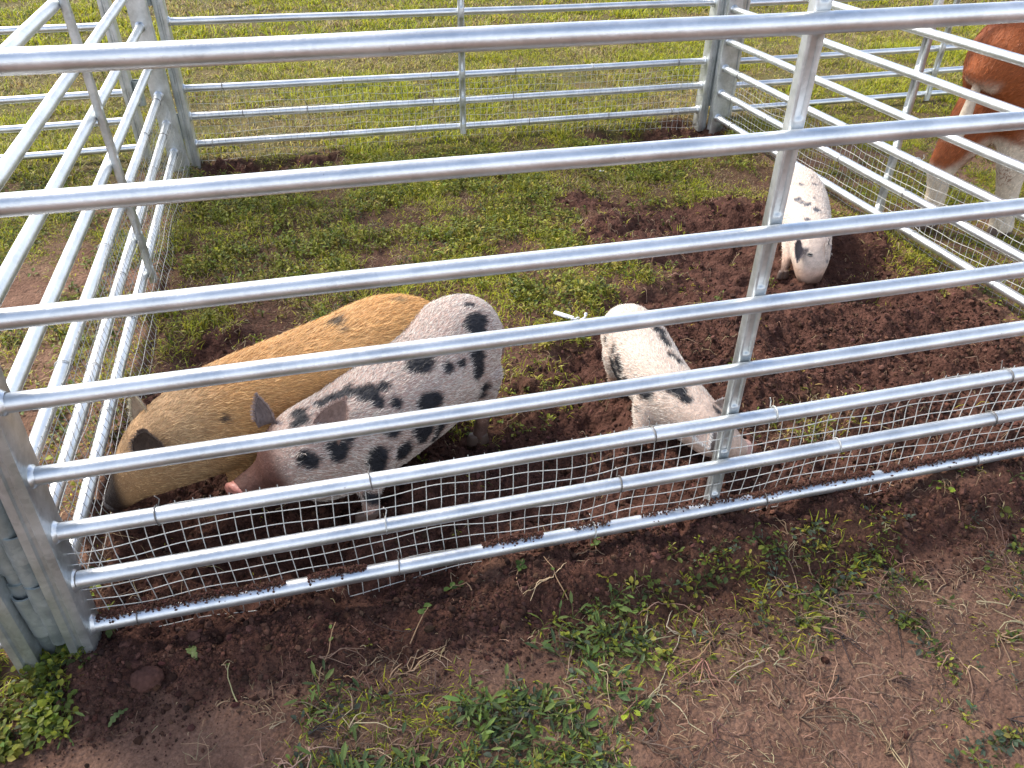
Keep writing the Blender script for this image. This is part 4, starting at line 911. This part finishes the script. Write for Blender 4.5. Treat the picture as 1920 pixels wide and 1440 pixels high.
animal('pig', 'white pig with few black patches digging its snout behind the near brace', 'pig', PG, (1.52, .42, 0),
       [(1.53, 0.765, 0.155, 0.0223, 0.024, 0.025), (1.53, 0.755, 0.16, 0.0579, 0.0624, 0.07), (1.53, 0.71, 0.168, 0.0854, 0.0883, 0.1), (1.53, 0.63, 0.168, 0.0943, 0.0941, 0.105), (1.526, 0.545, 0.165, 0.0952, 0.0922, 0.105), (1.526, 0.465, 0.16, 0.0899, 0.0902, 0.1),
        (1.536, 0.39, 0.152, 0.0837, 0.0845, 0.095), (1.556, 0.325, 0.142, 0.0748, 0.0768, 0.088), (1.585, 0.275, 0.126, 0.0659, 0.0672, 0.078), (1.618, 0.243, 0.102, 0.0637, 0.0602, 0.0713), (1.648, 0.23, 0.079, 0.0507, 0.0467, 0.054), (1.674, 0.223, 0.06, 0.0404, 0.0352, 0.0389), (1.7, 0.218, 0.045, 0.0338, 0.0291, 0.0302)],
       pig_legs((1.528, .40, .13), (1.53, .64, .14), (.15, -.98), [(1.60, .37), (1.415, .325), (1.60, .66), (1.475, .62)], .023),
       [((1.628, .285, .165), (1.672, .272, .190), (.6, -.6, .4), .050, (.42, .33, .29)), ((1.548, .228, .165), (1.560, .180, .125), (-.2, -.9, .2), .050, (.42, .33, .29))],
       [(1.53, .762, .19, .007), (1.535, .785, .17, .006), (1.54, .79, .13, .004), (1.535, .785, .10, .003)],
       [((1.665, .235, .115), .0075), ((1.555, .190, .115), .0075)], ((1.700, .218, .045), (.75, -.15, -.6), .033),
       muddy(coat_w), muddy(SK_W), 40000, lambda P: .006 + .011 * sstep(.22, .34, P[:, 1]), hair_w=.0012, nose_col=(.40, .24, .20))

# --- small white pig at the back
SP_B = [(2.52, 1.378, 0.24, 0.015, (.10, .10, .115)), (2.518, 1.346, 0.239, 0.011, (.10, .10, .115)), (2.53, 1.319, 0.241, 0.013, (.10, .10, .115)), (2.545, 1.275, 0.235, 0.013, (.10, .10, .115)), (2.536, 1.565, 0.188, 0.014, (.10, .10, .115)), (2.484, 1.234, 0.218, 0.01, (.10, .10, .115)), (2.64, 1.462, 0.259, 0.007, (.10, .10, .115)), (2.589, 1.472, 0.26, 0.009, (.10, .10, .115)), (2.67, 1.523, 0.263, 0.007, (.10, .10, .115)), (2.556, 1.59, 0.048, 0.012, (.10, .10, .115)), (2.51, 1.102, 0.101, 0.008, (.10, .10, .115)), (2.433, 1.137, 0.138, 0.01, (.10, .10, .115)), (2.579, 1.355, 0.248, 0.006, (.10, .10, .115))]
coat_b = spotted(lambda P: base_w(P) * np.array([1.04, 1.05, 1.06]), SP_B, .12)
SK_B = spotted(lambda P: base_w(P) * np.array([.84, .74, .69]), SP_B)
animal('pig', 'small white pig with dark flecks rooting head down in the soil by the right panel', 'pig', PG, (2.53, 1.33, 0),
       [(2.708, 1.715, .155, .025, .025, .025), (2.704, 1.705, .16, .065, .065, .07), (2.69, 1.66, .168, .094, .090, .10), (2.66, 1.585, .172, .105, .096, .105), (2.625, 1.505, .170, .108, .095, .105), (2.59, 1.42, .165, .103, .092, .10),
        (2.557, 1.345, .158, .096, .088, .095), (2.527, 1.275, .150, .090, .084, .09), (2.503, 1.22, .136, .084, .078, .085), (2.487, 1.178, .115, .076, .070, .076), (2.476, 1.147, .085, .070, .060, .064), (2.470, 1.130, .055, .060, .050, .052), (2.468, 1.118, .030, .050, .042, .044), (2.467, 1.110, .008, .040, .036, .036)],
       pig_legs((2.545, 1.30, .13), (2.64, 1.53, .14), (-.39, -.92), [(2.585, 1.22), (2.408, 1.205), (2.74, 1.51), (2.55, 1.60)], .023),
       [((2.518, 1.125, .112), (2.514, 1.115, .186), (.6, -.75, .1), .048, (.30, .27, .26)), ((2.428, 1.165, .158), (2.388, 1.105, .120), (-.3, -.9, .3), .046, (.08, .065, .065))],
       [(2.708, 1.712, .19, .007), (2.716, 1.735, .17, .006), (2.718, 1.74, .13, .004), (2.715, 1.735, .10, .003)],
       [((2.562, 1.135, .11), .0075), ((2.458, 1.140, .11), .0075)], ((2.467, 1.114, .012), (-.1, -.35, -.9), .028),
       muddy(coat_b), muddy(SK_B), 30000, lambda P: .006 + .010 * sstep(1.17, 1.28, P[:, 1]), hair_w=.0014, nose_col=(.40, .24, .20))

# --- calf on the far side of the right panel
def base_c(P):
    t = noise3(P, 5, 44)[:, None]; c = np.array([.25, .058, .013]) * (1 - t) + np.array([.37, .105, .028]) * t
    wz = (noise3(P, 8, 51) - .5) * .22
    low = sstep(.33, .27, P[:, 2] + wz * .5 - .12 * sstep(1.40, 1.34, P[:, 1])); white = np.array([.80, .69, .55])
    belly = sstep(.04, -.04, P[:, 2] - .50 + wz * .4) * sstep(3.36, 3.46, P[:, 0])
    cap = sstep(3.232, 3.205, P[:, 0] + wz * .12) * sstep(.40, .44, P[:, 2]) * sstep(.70, .62, P[:, 2]) * .95
    head = sstep(4.62, 4.70, P[:, 0] + wz * .2) * sstep(.16, .10, np.abs(P[:, 1] - 1.60))
    k = np.clip(np.maximum.reduce([low, belly, cap, head]), 0, 1)[:, None]
    return c * (1 - k) + white * k
coat_c = spotted(base_c, [(3.405, 1.285, .295, .042, (.22, .055, .015)), (3.9, 1.2, .70, .16, (.55, .47, .40))], .2)
SK_C = spotted(lambda P: base_c(P) * .7, [])
def CL(top, mid, low, ft, r):
    f3 = np.r_[ft, .015]
    return [(*top, r * 2.6), (*(np.array(top) * .5 + np.array(mid) * .5), r * 2.1), (*mid, r * 1.22), (*(np.array(mid) * .55 + np.array(low) * .45), r * .95), (*low, r * .92), (f3[0], f3[1], f3[2] + .02, r * 1.08)]
animal('calf', 'brown and white calf standing with its rump behind the right panel mesh', 'calf', None, (3.9, 1.42, 0),
       [(3.225, 1.37, 0.63, 0.04, 0.07, 0.06), (3.235, 1.37, 0.64, 0.1, 0.14, 0.16), (3.285, 1.375, 0.66, 0.155, 0.205, 0.22), (3.4, 1.385, 0.69, 0.185, 0.235, 0.235), (3.6, 1.405, 0.67, 0.205, 0.24, 0.22), (3.85, 1.43, 0.66, 0.215, 0.245, 0.23),
        (4.08, 1.46, 0.67, 0.19, 0.24, 0.24), (4.25, 1.49, 0.71, 0.15, 0.21, 0.22), (4.38, 1.52, 0.78, 0.115, 0.16, 0.16), (4.5, 1.55, 0.86, 0.095, 0.135, 0.12), (4.6, 1.575, 0.9, 0.095, 0.125, 0.11), (4.7, 1.6, 0.87, 0.082, 0.105, 0.09), (4.79, 1.62, 0.81, 0.06, 0.08, 0.065), (4.84, 1.63, 0.775, 0.052, 0.07, 0.052), (4.865, 1.635, 0.755, 0.035, 0.054, 0.034)],
       [CL((3.39, 1.44, .60), (3.235, 1.44, .29), (3.255, 1.44, .12), (3.245, 1.435), .047), CL((3.47, 1.32, .60), (3.455, 1.30, .31), (3.50, 1.30, .12), (3.515, 1.295), .049),
        CL((4.17, 1.56, .50), (4.17, 1.57, .30), (4.17, 1.57, .11), (4.18, 1.57), .038), CL((4.15, 1.36, .50), (4.20, 1.36, .30), (4.19, 1.36, .11), (4.20, 1.36), .038)],
       [((4.565, 1.48, .94), (4.53, 1.35, .95), (.9, 0, .1), .10, (.17, .05, .02)), ((4.53, 1.65, .94), (4.45, 1.77, .95), (.9, 0, .1), .10, (.17, .05, .02))],
       [(3.27, 1.37, .84, .022), (3.215, 1.368, .77, .019), (3.195, 1.366, .62, .018), (3.190, 1.366, .50, .024), (3.195, 1.366, .42, .010)],
       [((4.685, 1.515, .90), .014), ((4.66, 1.68, .90), .014)], ((4.865, 1.635, .755), (.75, .12, -.6), .034),
       coat_c, SK_C, 60000, lambda P: .012 + .012 * sstep(.2, .5, P[:, 2]), voxel=.014, hair_w=.0017, lift=.2, hoof_r=.85, nose_col=(.30, .19, .16))
